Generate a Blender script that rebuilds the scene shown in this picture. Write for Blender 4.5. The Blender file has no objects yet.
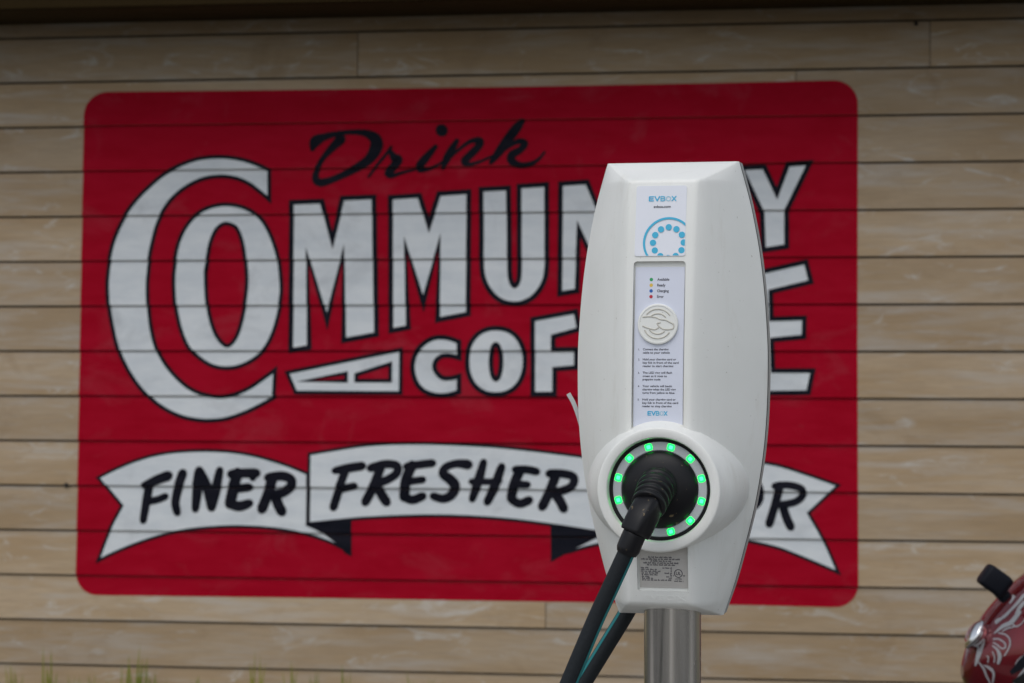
import bpy, bmesh, math, random
from mathutils import Vector, Matrix, noise
from mathutils.geometry import tessellate_polygon

random.seed(7)
R = math.radians
sc = bpy.context.scene
COL = sc.collection

# ------------------------------------------------------------------ camera, sky, sun, exposure
CAM_H = 1.5                                   # eye height over the ground
F = 85.0 / 36.0 * 1024                        # focal length in picture widths * 1024
CX, HY = 512.0, 343.5                         # principal column, horizon row
cam = bpy.data.cameras.new('camera')
cam.lens = 85.0
cam.sensor_width = 36.0
cam.shift_y = 2.0 / 1024
cam.clip_end = 2000
cam.dof.use_dof = True
cam.dof.focus_distance = 3.09
cam.dof.aperture_fstop = 11.5
camo = bpy.data.objects.new('camera', cam)
COL.objects.link(camo)
camo.location = (0, 0, CAM_H)
camo.rotation_euler = (R(90), 0, 0)
sc.camera = camo

SUN_EL, SUN_AZ = R(58), R(205)                # azimuth clockwise from +Y: behind the camera, to its left
world = bpy.data.worlds.new('World')
sc.world = world
world.use_nodes = True
wn = world.node_tree
bg = wn.nodes['Background']
sky = wn.nodes.new('ShaderNodeTexSky')
sky.sky_type = 'NISHITA'
sky.sun_disc = False
sky.sun_elevation = SUN_EL
sky.sun_rotation = SUN_AZ
sky.dust_density = 1.5
hsv = wn.nodes.new('ShaderNodeHueSaturation')
hsv.inputs['Saturation'].default_value = 0.38  # thin overcast: the blue is veiled
wn.links.new(sky.outputs[0], hsv.inputs['Color'])
wn.links.new(hsv.outputs[0], bg.inputs['Color'])
bg.inputs['Strength'].default_value = 0.115
sun = bpy.data.lights.new('sun', 'SUN')
sun.energy = 0.75
sun.angle = R(55)
sun.color = (1.0, 0.97, 0.93)
suno = bpy.data.objects.new('sun', sun)
COL.objects.link(suno)
sd = Vector((math.sin(SUN_AZ) * math.cos(SUN_EL), math.cos(SUN_AZ) * math.cos(SUN_EL), math.sin(SUN_EL)))
suno.rotation_euler = sd.to_track_quat('Z', 'Y').to_euler()
suno.location = (-4, -8, 12)
sc.view_settings.view_transform = 'Standard'
sc.view_settings.look = 'None'
sc.view_settings.gamma = 1.0
sc.view_settings.exposure = 0.38


# ------------------------------------------------------------------ helpers: tags, meshes, materials
def tag(o, label=None, cat=None, group=None, kind=None):
    if label: o['label'] = label
    if cat: o['category'] = cat
    if group: o['group'] = group
    if kind: o['kind'] = kind
    return o


def empty(name, loc=(0, 0, 0), rz=0.0):
    o = bpy.data.objects.new(name, None)
    COL.objects.link(o)
    o.location = loc
    o.rotation_euler = (0, 0, rz)
    o.empty_display_size = 0.1
    return o


def build(name, verts, faces, mat, parent=None, smooth=None):
    me = bpy.data.meshes.new(name)
    me.from_pydata([tuple(v) for v in verts], [], faces)
    me.update()
    o = bpy.data.objects.new(name, me)
    COL.objects.link(o)
    if mat: me.materials.append(mat)
    if parent: o.parent = parent
    if smooth is not None:
        for p in me.polygons: p.use_smooth = True
        me.set_sharp_from_angle(angle=R(smooth))
    return o


def from_bm(name, bm, mat, parent=None, smooth=None):
    bmesh.ops.recalc_face_normals(bm, faces=bm.faces[:])
    me = bpy.data.meshes.new(name)
    bm.to_mesh(me)
    bm.free()
    o = bpy.data.objects.new(name, me)
    COL.objects.link(o)
    if mat: me.materials.append(mat)
    if parent: o.parent = parent
    if smooth is not None:
        for p in me.polygons: p.use_smooth = True
        me.set_sharp_from_angle(angle=R(smooth))
    return o


def add_box(bm, cx, cy, cz, sx, sy, sz, bevel=0.0, rot=None, seg=2):
    r = bmesh.ops.create_cube(bm, size=1.0)
    vs = r['verts']
    bmesh.ops.scale(bm, vec=(sx, sy, sz), verts=vs)
    if bevel:
        es = list({e for v in vs for e in v.link_edges})
        rr = bmesh.ops.bevel(bm, geom=es, offset=bevel, segments=seg, affect='EDGES', profile=0.5)
        vs = list({v for f in rr['faces'] for v in f.verts} | {v for v in vs if v.is_valid})
    if rot: bmesh.ops.rotate(bm, cent=(0, 0, 0), matrix=rot, verts=vs)
    bmesh.ops.translate(bm, vec=(cx, cy, cz), verts=vs)
    return vs


def catmull(pts, n=6, closed=False):
    out = []
    m = len(pts)
    rng = range(m) if closed else range(m - 1)
    for i in rng:
        if closed:
            p0, p1, p2, p3 = pts[i - 1], pts[i], pts[(i + 1) % m], pts[(i + 2) % m]
        else:
            p1, p2 = pts[i], pts[i + 1]
            p0 = pts[i - 1] if i else p1
            p3 = pts[i + 2] if i + 2 < m else p2
        for k in range(n):
            t = k / n
            out.append(tuple(0.5 * (2 * b + (c - a) * t + (2 * a - 5 * b + 4 * c - d) * t * t + (3 * b - a - 3 * c + d) * t ** 3)
                             for a, b, c, d in zip(p0, p1, p2, p3)))
    if not closed: out.append(tuple(pts[-1]))
    return out


def frames(path):
    """rotation-minimising frames along a list of Vectors"""
    ts = []
    for i in range(len(path)):
        a = path[max(i - 1, 0)]
        b = path[min(i + 1, len(path) - 1)]
        ts.append((b - a).normalized())
    up = Vector((0, 0, 1)) if abs(ts[0].z) < 0.9 else Vector((1, 0, 0))
    n = (up - ts[0] * up.dot(ts[0])).normalized()
    out = []
    for t in ts:
        n = (n - t * n.dot(t)).normalized()
        out.append((t, n, t.cross(n)))
    return out


def tube_data(path, radii, seg=20, a0=0.0, a1=2 * math.pi, cap=True, verts=None, faces=None):
    verts = [] if verts is None else verts
    faces = [] if faces is None else faces
    base = len(verts)
    full = abs(a1 - a0 - 2 * math.pi) < 1e-6
    cnt = seg if full else seg + 1
    fr = frames(path)
    for p, r, (t, n, b) in zip(path, radii, fr):
        for k in range(cnt):
            a = a0 + (a1 - a0) * k / seg
            verts.append(p + (n * math.cos(a) + b * math.sin(a)) * r)
    for i in range(len(path) - 1):
        for k in range(seg):
            q = (k + 1) % cnt if full else k + 1
            faces.append((base + i * cnt + k, base + i * cnt + q, base + (i + 1) * cnt + q, base + (i + 1) * cnt + k))
    if full and cap:
        faces.append(tuple(base + k for k in range(cnt))[::-1])
        faces.append(tuple(base + (len(path) - 1) * cnt + k for k in range(cnt)))
    return verts, faces


def tube(name, path, r, mat, parent=None, seg=20, smooth=40):
    path = [Vector(p) for p in path]
    radii = r if isinstance(r, (list, tuple)) else [r] * len(path)
    v, f = tube_data(path, radii, seg)
    return build(name, v, f, mat, parent, smooth)


def lathe(name, prof, mat, M, parent=None, seg=64, smooth=35, close=False):
    """prof: (radius, axial) pairs; M maps (rcos, rsin, axial) to the parent's space"""
    v, f = [], []
    for r, a in prof:
        for k in range(seg):
            t = 2 * math.pi * k / seg
            v.append(M @ Vector((r * math.cos(t), r * math.sin(t), a)))
    n = len(prof)
    for i in range(n - 1 if not close else n):
        j = (i + 1) % n
        for k in range(seg):
            q = (k + 1) % seg
            f.append((i * seg + k, i * seg + q, j * seg + q, j * seg + k))
    o = build(name, v, f, mat, parent, smooth)
    bm = bmesh.new(); bm.from_mesh(o.data)
    bmesh.ops.remove_doubles(bm, verts=bm.verts[:], dist=1e-6)
    bmesh.ops.recalc_face_normals(bm, faces=bm.faces[:])
    bm.to_mesh(o.data); bm.free()
    if smooth is not None:
        for p in o.data.polygons: p.use_smooth = True
        o.data.set_sharp_from_angle(angle=R(smooth))
    return o


class NT:
    """tiny node-tree helper"""
    def __init__(s, name):
        s.m = bpy.data.materials.new(name)
        s.m.use_nodes = True
        s.t = s.m.node_tree
        s.b = s.t.nodes['Principled BSDF']

    def n(s, kind, **kw):
        x = s.t.nodes.new('ShaderNode' + kind)
        for k, v in kw.items():
            if k in x.inputs: x.inputs[k].default_value = v
            else: setattr(x, k, v)
        return x

    def l(s, a, b): s.t.links.new(a, b)

    def coords(s, scale=(1, 1, 1), attr_offset=None):
        tc = s.n('TexCoord')
        mp = s.n('Mapping')
        mp.inputs['Scale'].default_value = scale
        s.l(tc.outputs['Object'], mp.inputs['Vector'])
        if attr_offset:
            at = s.n('Attribute', attribute_name=attr_offset)
            mu = s.n('VectorMath', operation='SCALE')
            s.l(at.outputs['Vector'], mu.inputs[0])
            mu.inputs['Scale'].default_value = 40.0
            s.l(mu.outputs[0], mp.inputs['Location'])
        return mp.outputs[0]

    def noise(s, vec, scale, detail=5, rough=0.55, dist=0.0):
        x = s.n('TexNoise')
        x.inputs['Scale'].default_value = scale
        x.inputs['Detail'].default_value = detail
        x.inputs['Roughness'].default_value = rough
        x.inputs['Distortion'].default_value = dist
        s.l(vec, x.inputs['Vector'])
        return x.outputs['Fac']

    def ramp(s, fac, stops):
        x = s.n('ValToRGB')
        e = x.color_ramp.elements
        while len(e) < len(stops): e.new(0.5)
        for el, (p, c) in zip(e, stops):
            el.position = p
            el.color = (c, c, c, 1) if isinstance(c, (int, float)) else (*c, 1)
        s.l(fac, x.inputs['Fac'])
        return x.outputs['Color']

    def mix(s, fac, a, b, blend='MIX'):
        x = s.n('Mix', data_type='RGBA', blend_type=blend)
        for sock, val in ((x.inputs[0], fac), (x.inputs[6], a), (x.inputs[7], b)):
            if hasattr(val, 'is_output'): s.l(val, sock)
            elif isinstance(val, (int, float)): sock.default_value = val
            else: sock.default_value = (*val, 1)
        return x.outputs[2]

    def bump(s, h, strength=0.3, dist=0.01):
        x = s.n('Bump')
        x.inputs['Strength'].default_value = strength
        x.inputs['Distance'].default_value = dist
        s.l(h, x.inputs['Height'])
        s.l(x.outputs[0], s.b.inputs['Normal'])

    def base(s, c):
        if hasattr(c, 'is_output'): s.l(c, s.b.inputs['Base Color'])
        else: s.b.inputs['Base Color'].default_value = (*c, 1)

    def set(s, **kw):
        for k, v in kw.items():
            k = {'rough': 'Roughness', 'metal': 'Metallic', 'spec': 'Specular IOR Level', 'coat': 'Coat Weight',
                 'aniso': 'Anisotropic', 'trans': 'Transmission Weight', 'ior': 'IOR'}[k]
            if hasattr(v, 'is_output'): s.l(v, s.b.inputs[k])
            else: s.b.inputs[k].default_value = v
        return s


def plain(name, c, rough=0.5, metal=0.0, spec=0.5, coat=0.0, var=0.12, scale=60):
    t = NT(name)
    f = t.noise(t.coords(), scale, 4)
    lo = tuple(x * (1 - var) for x in c)
    hi = tuple(min(1, x * (1 + var)) for x in c)
    t.base(t.mix(f, lo, hi))
    t.set(rough=rough, metal=metal, spec=spec, coat=coat)
    return t.m


# ------------------------------------------------------------------ materials
def siding_material():
    t = NT('painted_siding')
    v = t.coords((1.5, 1.0, 13.0), 'tone')
    streak = t.noise(v, 1.6, 7, 0.62, 0.3)
    fine = t.noise(t.coords((5, 1, 70), 'tone'), 2.0, 6, 0.6)
    patch = t.noise(t.coords((0.9, 1, 5.5), 'tone'), 1.5, 3, 0.5, 0.2)
    c = t.mix(t.ramp(patch, [(0.38, 0.0), (0.62, 1.0)]), (0.385, 0.27, 0.155), (0.45, 0.34, 0.225))
    c = t.mix(t.ramp(fine, [(0.35, 0.0), (0.75, 0.55)]), c, (0.29, 0.215, 0.14))
    w = t.ramp(streak, [(0.48, 0.0), (0.74, 0.8)])
    c = t.mix(w, c, (0.45, 0.405, 0.355))
    scuff = t.noise(t.coords((2.4, 1.0, 7.0), 'tone'), 1.9, 7, 0.68, 1.2)
    c = t.mix(t.ramp(scuff, [(0.57, 0.0), (0.70, 0.85)]), c, (0.50, 0.465, 0.42))
    stain = t.noise(t.coords((3.0, 1.0, 4.0), 'tone'), 1.3, 5, 0.6, 0.5)
    c = t.mix(t.ramp(stain, [(0.58, 0.0), (0.75, 0.5)]), c, (0.26, 0.175, 0.095))
    at = t.n('Attribute', attribute_name='tone')
    tone = t.n('MapRange'); tone.inputs['To Min'].default_value = 0.90; tone.inputs['To Max'].default_value = 1.07
    t.l(at.outputs['Fac'], tone.inputs['Value'])
    sc_ = t.n('VectorMath', operation='SCALE')
    t.l(c, sc_.inputs[0]); t.l(tone.outputs[0], sc_.inputs['Scale'])
    t.base(sc_.outputs[0])
    t.set(rough=0.7, spec=0.3)
    t.bump(fine, 0.25, 0.004)
    return t.m


def mural_paint(name, c, c2, worn=None, rough=0.6):
    """brushed sign paint: strokes along the boards, thin spots and chalky patches where it has worn"""
    t = NT(name)
    a = t.noise(t.coords((2.2, 1, 9)), 2.0, 6, 0.6, 0.2)
    b = t.noise(t.coords((9, 1, 9)), 3.0, 5, 0.6)
    col = t.mix(t.ramp(a, [(0.35, 0.0), (0.68, 1.0)]), c, c2)
    col = t.mix(t.ramp(b, [(0.5, 0.0), (0.8, 0.5)]), col, c2)
    if worn:
        w = t.noise(t.coords((2.0, 1, 3.2)), 1.7, 6, 0.66, 0.8)
        col = t.mix(t.ramp(w, [(0.54, 0.0), (0.78, 0.8)]), col, worn)
        ch = t.noise(t.coords((5, 1, 26)), 4.0, 4, 0.7, 0.5)
        col = t.mix(t.ramp(ch, [(0.69, 0.0), (0.75, 0.45)]), col, worn)
    t.base(col)
    t.set(rough=rough, spec=0.04)
    t.bump(t.noise(t.coords((6, 1, 80)), 2.0, 5), 0.25, 0.004)
    return t.m


def plastic_material():
    t = NT('white_moulded_plastic')
    big = t.noise(t.coords(), 9, 4)
    speck = t.noise(t.coords(), 260, 2, 0.5)
    vert = t.noise(t.coords((60, 60, 3)), 3, 4)
    c = t.mix(t.ramp(big, [(0.3, 0), (0.7, 1)]), (0.755, 0.765, 0.73), (0.80, 0.805, 0.775))
    c = t.mix(t.ramp(vert, [(0.55, 0), (0.8, 0.25)]), c, (0.70, 0.70, 0.67))
    c = t.mix(t.ramp(speck, [(0.735, 0), (0.78, 0.6)]), c, (0.25, 0.23, 0.17))
    t.base(c)
    smear = t.noise(t.coords((22, 22, 5)), 1.0, 6, 0.65, 0.8)
    c = t.mix(t.ramp(smear, [(0.55, 0), (0.78, 0.45)]), c, (0.58, 0.56, 0.49))
    t.base(c)
    t.set(rough=t.ramp(big, [(0.3, 0.33), (0.7, 0.46)]), spec=0.45)
    t.bump(t.noise(t.coords(), 900, 2), 0.04, 0.0005)
    return t.m


def steel_material():
    t = NT('brushed_steel')
    f = t.noise(t.coords((1, 1, 0.012)), 420, 3, 0.6)
    g = t.noise(t.coords((1, 1, 0.05)), 40, 3, 0.5)
    t.base(t.mix(f, (0.52, 0.49, 0.45), (0.86, 0.83, 0.78)))
    t.set(metal=1.0, rough=t.ramp(g, [(0.3, 0.16), (0.7, 0.30)]), aniso=0.4)
    t.bump(f, 0.06, 0.0006)
    return t.m


def emission(name, c, s):
    t = NT(name)
    t.base(c)
    t.b.inputs['Emission Color'].default_value = (*c, 1)
    t.b.inputs['Emission Strength'].default_value = s
    t.set(rough=0.3)
    return t.m


def asphalt_material():
    t = NT('asphalt')
    a = t.noise(t.coords(), 180, 4)
    b = t.noise(t.coords(), 0.7, 4)
    c = t.mix(a, (0.04, 0.04, 0.04), (0.085, 0.082, 0.078))
    c = t.mix(t.ramp(b, [(0.4, 0), (0.7, 0.5)]), c, (0.11, 0.105, 0.098))
    t.base(c); t.set(rough=0.9, spec=0.3)
    t.bump(a, 0.5, 0.006)
    return t.m


def lawn_material():
    t = NT('lawn_soil')
    a = t.noise(t.coords(), 25, 6)
    t.base(t.mix(t.ramp(a, [(0.3, 0), (0.7, 1)]), (0.045, 0.06, 0.018), (0.10, 0.095, 0.04)))
    t.set(rough=0.95, spec=0.2)
    t.bump(a, 0.8, 0.02)
    return t.m


M_SIDING = siding_material()
M_SHEATH = plain('dirty_board_gap', (0.035, 0.028, 0.02), 0.9, scale=12)
M_SOFFIT = plain('brown_soffit_paint', (0.05, 0.034, 0.014), 0.8, spec=0.1, scale=8)
M_FASCIA = plain('brown_fascia_paint', (0.024, 0.0155, 0.006), 0.8, spec=0.03, scale=8)
M_ROOF = plain('roof_shingles', (0.09, 0.085, 0.08), 0.9, scale=30, var=0.4)
M_FOUND = plain('foundation_concrete', (0.30, 0.29, 0.27), 0.9, scale=20, var=0.2)
M_RED = mural_paint('red_mural_paint', (0.32, 0.0010, 0.0125), (0.365, 0.0035, 0.0190), (0.34, 0.028, 0.044))
M_MWHITE = mural_paint('white_mural_paint', (0.59, 0.625, 0.655), (0.70, 0.725, 0.74), (0.46, 0.48, 0.50))
M_MBLACK = mural_paint('black_mural_paint', (0.006, 0.007, 0.012), (0.014, 0.014, 0.021))
M_PLASTIC = plastic_material()
M_GRIME = plain('grimy_plastic', (0.54, 0.52, 0.46), 0.5, var=0.3, scale=200)
M_BACK = plain('grey_back_plastic', (0.40, 0.41, 0.40), 0.45, scale=30)
M_SEAL = plain('black_rubber_seal', (0.015, 0.015, 0.016), 0.8)
M_CARD = plain('white_card_print', (0.74, 0.76, 0.82), 0.22, var=0.02, coat=0.5)
M_LABEL = plain('pale_label_print', (0.66, 0.69, 0.79), 0.35, var=0.03)
M_SPEC = plain('grey_label_print', (0.52, 0.50, 0.47), 0.5, var=0.05)
M_CYAN = plain('cyan_ink', (0.02, 0.40, 0.66), 0.4, var=0.02)
M_CYANMID = plain('cyan_mid_ink', (0.04, 0.43, 0.66), 0.4, var=0.02)
M_CYANPALE = plain('cyan_pale_ink', (0.28, 0.55, 0.68), 0.4, var=0.02)
M_INK = plain('dark_ink', (0.03, 0.03, 0.05), 0.5, var=0.02)
M_DOTG = plain('green_ink', (0.01, 0.33, 0.10), 0.4)
M_DOTY = plain('yellow_ink', (0.72, 0.48, 0.06), 0.4)
M_DOTB = plain('blue_ink', (0.01, 0.12, 0.45), 0.4)
M_DOTR = plain('red_ink', (0.50, 0.012, 0.03), 0.4)
M_RING = plain('grey_light_ring', (0.50, 0.52, 0.55), 0.35, var=0.05)
M_LED = emission('green_led', (0.003, 0.80, 0.075), 2.6)
M_LEDC = emission('green_led_core', (0.03, 0.90, 0.16), 3.4)
M_STEEL = steel_material()


def plug_material():
    t = NT('black_plug_rubber')
    a = t.noise(t.coords(), 30, 4)
    d = t.noise(t.coords(), 150, 2, 0.5, 0.6)
    c = t.mix(a, (0.004, 0.004, 0.005), (0.010, 0.010, 0.012))
    c = t.mix(t.ramp(d, [(0.70, 0), (0.74, 0.7)]), c, (0.20, 0.15, 0.08))   # pollen and grit stuck to it
    t.base(c); t.set(rough=0.38, spec=0.25)
    return t.m


M_PLUG = plug_material()
M_CABLE = plain('black_cable_jacket', (0.011, 0.014, 0.017), 0.6, spec=0.25, scale=200, var=0.4)
M_TEAL = plain('teal_cable_stripe', (0.0, 0.16, 0.17), 0.5)
M_TIE = plain('white_nylon', (0.62, 0.64, 0.63), 0.4)
M_ASPHALT = asphalt_material()
M_LAWN = lawn_material()


def at(px, py, depth):
    """a point measured in the photograph, at a known distance from the lens"""
    return Vector(((px - CX) / F * depth, depth, CAM_H - (py - HY) / F * depth))


CH_D = 3.2                                     # the charging station: distance, offset, turn
CH_X = (673.5 - CX) / F * CH_D
YAW = R(-13.0)


# ------------------------------------------------------------------ ground
def sheet(name, x0, x1, y0, y1, z, mat, rz=0.0, org=(0, 0)):
    o = build(name, [(x0, y0, 0), (x1, y0, 0), (x1, y1, 0), (x0, y1, 0)], [(0, 1, 2, 3)], mat)
    o.location = (org[0], org[1], z)
    o.rotation_euler = (0, 0, rz)
    return tag(o, kind='structure')


# the wall line, measured from the convergence of its boards
P0 = Vector((-2.0218, 9.548))
WT = Vector((0.98812, -0.15371))
WANG = math.atan2(WT.y, WT.x)
sheet('ground', -300, 300, -300, 300, 0.0, M_ASPHALT)
M_REFL_PALE = plain('pale_reflection_ground', (0.33, 0.32, 0.30), 0.9, scale=14, var=0.15)
M_LINE = plain('white_reflection_line', (0.70, 0.70, 0.68), 0.7, scale=40)
sheet('post_reflection_strip', -1.25, 0.95, -14, -0.9, 0.005, M_REFL_PALE, WANG)  # unseen pale strip, added so the post mirrors a bright centre band
sheet('post_reflection_band', -7, 14, -7.4, -5.2, 0.006, M_REFL_PALE, WANG, (P0.x, P0.y))  # added pale ground out of view, brightens the post's reflections
for i in range(8):                             # unseen white lines, added to break the post's reflection into bands
    sheet('post_reflection_line', -0.05, 0.05, -5.0, 0.0, 0.004, M_LINE, WANG, (CH_X - 8.4 + 2.7 * i, CH_D - 1.9 - (-8.4 + 2.7 * i) * 0.155 + 0.35))
sheet('lawn', -7, 14, -2.2, 0.05, 0.012, M_LAWN, WANG, (P0.x, P0.y))

# ------------------------------------------------------------------ the building
PITCH, V0 = 0.1760, 1.0285                     # board pitch, height (over the lens) of one board line
LINE = lambda k: V0 - PITCH * k + 0.0015      # bottom edge of board k
SLOT, D_BOT, D_TOP, D_SLOT = 0.0082, 0.011, 0.003, -0.004
SOFFIT_V = 1.258
U0, U1 = -6.0, 11.0


def wall_u(px):
    X = (px - CX) / F
    k = WT.y / WT.x
    y = (P0.y - P0.x * k) / (1 - X * k)
    return (X * y - P0.x) / WT.x, y


def wall_uv(px, py):
    u, y = wall_u(px)
    return u, -(py - HY) / F * y


bld = empty('siding_building', (P0.x, P0.y, CAM_H), WANG)
tag(bld, 'tan lap siding building wall carrying the red painted mural, weathered white in streaks', 'building')

seams = {0: [358, 930], 1: [796], 12: [546]}
bv, bf, tones = [], [], []
bm = bmesh.new()
tl = bm.faces.layers.float.new('tone')
for k in range(-2, 15):
    b = LINE(k)
    top = min(LINE(k - 1) - SLOT, SOFFIT_V - 0.001)
    bot = max(b, -CAM_H + 0.08)
    if bot >= top: continue
    cuts = [U0] + sorted([wall_u(p)[0] for p in seams.get(k, [])] + [x for x in (random.uniform(5.2, 7.5), random.uniform(8, 10), random.uniform(-4.5, -1.2))]) + [U1]
    for a, c in zip(cuts[:-1], cuts[1:]):
        a += 0.0016; c -= 0.0016
        tone = random.random()
        n = 1
        ft = D_TOP if top < SOFFIT_V - 0.01 else D_TOP
        q = [(a, bot, D_SLOT), (a, bot, D_BOT), (a, top, ft), (a, top, D_SLOT)]
        vs0 = [bm.verts.new((x, -d, z)) for x, z, d in q]
        vs1 = [bm.verts.new((c, -d, z)) for x, z, d in q]
        fs = [bm.faces.new((vs0[i], vs0[i + 1], vs1[i + 1], vs1[i])) for i in range(3)]
        fs += [bm.faces.new(vs0), bm.faces.new(vs1)]
        for f in fs: f[tl] = tone
# sheathing behind the boards, seen only in the slots
from_bm('siding', bm, M_SIDING, bld)
yb = -D_SLOT + 0.0002
build('sheathing', [(U0, yb, -CAM_H + 0.08), (U1, yb, -CAM_H + 0.08), (U1, yb, SOFFIT_V + 0.3), (U0, yb, SOFFIT_V + 0.3)], [(0, 1, 2, 3)], M_SHEATH, bld)

bm = bmesh.new()
add_box(bm, (U0 + U1) / 2, 4.02, -CAM_H + 0.04, U1 - U0 - 0.02, 8.0, 0.1)
from_bm('foundation', bm, M_FOUND, bld)
bm = bmesh.new()
for x in (U0 + 0.06, U1 - 0.06):
    add_box(bm, x, 4.06, (-CAM_H + 0.09 + SOFFIT_V) / 2, 0.1, 8.0, SOFFIT_V + CAM_H - 0.09)
add_box(bm, (U0 + U1) / 2, 8.0, (-CAM_H + 0.09 + SOFFIT_V) / 2, U1 - U0 - 0.3, 0.1, SOFFIT_V + CAM_H - 0.09)
o = from_bm('rear_wall', bm, M_SIDING, bld)
OVER = 0.36
bm = bmesh.new()
w = 0.135
nb = int((OVER + 0.05) / w) + 1
for i in range(nb):                            # tongue-and-groove soffit boards
    add_box(bm, (U0 + U1) / 2, 0.02 - i * w - w / 2, SOFFIT_V + 0.012, U1 - U0 + 1.0, w - 0.006, 0.02, 0.003, seg=1)
add_box(bm, (U0 + U1) / 2, -0.18, SOFFIT_V + 0.035, U1 - U0 + 1.0, 0.42, 0.02)
from_bm('soffit', bm, M_SOFFIT, bld)
bm = bmesh.new()
yf = 0.02 - nb * w - 0.02
add_box(bm, (U0 + U1) / 2, yf, SOFFIT_V + 0.08, U1 - U0 + 1.04, 0.035, 0.2, 0.004)
from_bm('fascia', bm, M_FASCIA, bld)
bm = bmesh.new()
z0, z1 = SOFFIT_V + 0.19, SOFFIT_V + 1.7
x0, x1 = U0 - 0.55, U1 + 0.55
rv = [(x0, yf - 0.06, z0), (x1, yf - 0.06, z0), (x1, 4, z1), (x0, 4, z1), (x1, 9, z0), (x0, 9, z0)]
vs = [bm.verts.new(p) for p in rv] + [bm.verts.new((p[0], p[1], p[2] + 0.05)) for p in rv]
for a in ((0, 1, 2, 3), (3, 2, 4, 5), (6, 7, 8, 9), (9, 8, 10, 11), (0, 1, 7, 6), (5, 4, 10, 11), (1, 2, 8, 7), (2, 4, 10, 8), (0, 3, 9, 6), (3, 5, 11, 9)):
    bm.faces.new([vs[i] for i in a])
for x in (x0 + 0.56, x1 - 0.56):               # gable triangles
    bm.faces.new([bm.verts.new(p) for p in ((x, 0.0, SOFFIT_V + 0.05), (x, 8.0, SOFFIT_V + 0.05), (x, 4.0, z1 - 0.04))])
from_bm('roof', bm, M_ROOF, bld)
for px, py, r in ((916, 24, 0.008), (67, 485, 0.010)):
    bm = bmesh.new()
    u, v = wall_uv(px, py)
    rr = bmesh.ops.create_uvsphere(bm, u_segments=12, v_segments=8, radius=r)
    bmesh.ops.translate(bm, vec=(u, -0.008, v), verts=rr['verts'])
    from_bm('nail_head', bm, M_SEAL, bld, 60)


# ------------------------------------------------------------------ the mural, painted onto the boards
def segments():
    out = []
    for k in range(-2, 15):
        b, t = LINE(k), LINE(k - 1) - SLOT
        out.append((b, t, D_BOT, D_TOP))
        out.append((t, t + SLOT, D_SLOT, D_SLOT))
    return out


SEGS = segments()


def clip_band(poly, lo, hi):
    def half(p, s, lim):
        out = []
        for i in range(len(p)):
            a, b = p[i], p[(i + 1) % len(p)]
            da, db = s * (a[1] - lim), s * (b[1] - lim)
            if da >= 0: out.append(a)
            if (da > 0 > db) or (da < 0 < db):
                t = da / (da - db)
                out.append((a[0] + (b[0] - a[0]) * t, a[1] + (b[1] - a[1]) * t))
        return out
    p = half(poly, 1, lo)
    return half(p, -1, hi) if len(p) > 2 else []


def on_boards(name, polys, layer, mat, parent):
    """polys: convex polygons in wall (u, v); each follows the boards' faces and the slots between them"""
    verts, faces = [], []
    for poly, lay in polys:
        lo, hi = min(p[1] for p in poly), max(p[1] for p in poly)
        for s0, s1, d0, d1 in SEGS:
            if s1 <= lo or s0 >= hi: continue
            c = clip_band(poly, s0, s1)
            if len(c) < 3: continue
            base = len(verts)
            for u, v in c:
                d = d0 + (d1 - d0) * (v - s0) / (s1 - s0)
                verts.append((u, -(d + layer + lay), v))
            faces.append(tuple(range(base, base + len(c))))
    o = build(name, verts, faces, mat, parent)
    bm = bmesh.new(); bm.from_mesh(o.data)
    for f in bm.faces:
        f.normal_update()
        if f.normal.y > 0: f.normal_flip()
    bm.to_mesh(o.data); bm.free()
    return o


def tess(loops):
    """triangles of a polygon with holes (first loop is the outline)"""
    flat = [p for lp in loops for p in lp]
    tris = tessellate_polygon([[Vector((p[0], p[1], 0)) for p in lp] for lp in loops])
    return [[flat[i] for i in t] for t in tris]


def fill(loops):
    return [([wall_uv(*p) for p in t], 0.0) for t in tess(loops)]


def outline(loop, w, lay=0.0):
    """mitred strip of width w centred on a closed loop (photo measures)"""
    n = len(loop)
    L = []
    for i in range(n):
        a, b, c = Vector(loop[i - 1]), Vector(loop[i]), Vector(loop[(i + 1) % n])
        d1, d2 = (b - a).normalized(), (c - b).normalized()
        n1, n2 = Vector((-d1.y, d1.x)), Vector((-d2.y, d2.x))
        m = (n1 + n2)
        m = m.normalized() if m.length > 1e-4 else n1
        k = min(1.0 / max(m.dot(n1), 0.2), 3.6)
        L.append((b + m * k * w / 2, b - m * k * w / 2))
    out = []
    for i in range(n):
        a, b = L[i], L[(i + 1) % n]
        out.append(([wall_uv(*a[0]), wall_uv(*b[0]), wall_uv(*b[1]), wall_uv(*a[1])], lay + (i % 2) * 2e-5))
    return out


def stroke2d(pts, n=6):
    """brush stroke: pts (x, y, width) -> list of convex polygons with round ends"""
    P = catmull(pts, n)
    L = []
    for i in range(len(P)):
        a, c = P[max(i - 1, 0)], P[min(i + 1, len(P) - 1)]
        d = Vector((c[0] - a[0], c[1] - a[1]))
        d = d.normalized() if d.length > 1e-6 else Vector((1, 0))
        nn = Vector((-d.y, d.x)) * P[i][2] / 2
        L.append(((P[i][0] + nn.x, P[i][1] + nn.y), (P[i][0] - nn.x, P[i][1] - nn.y)))
    out = [[L[i][0], L[i + 1][0], L[i + 1][1], L[i][1]] for i in range(len(L) - 1)]
    for p in (P[0], P[-1]):
        out.append([(p[0] + math.cos(t * math.pi / 6) * p[2] * 0.46, p[1] + math.sin(t * math.pi / 6) * p[2] * 0.46) for t in range(12)])
    return out


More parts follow.
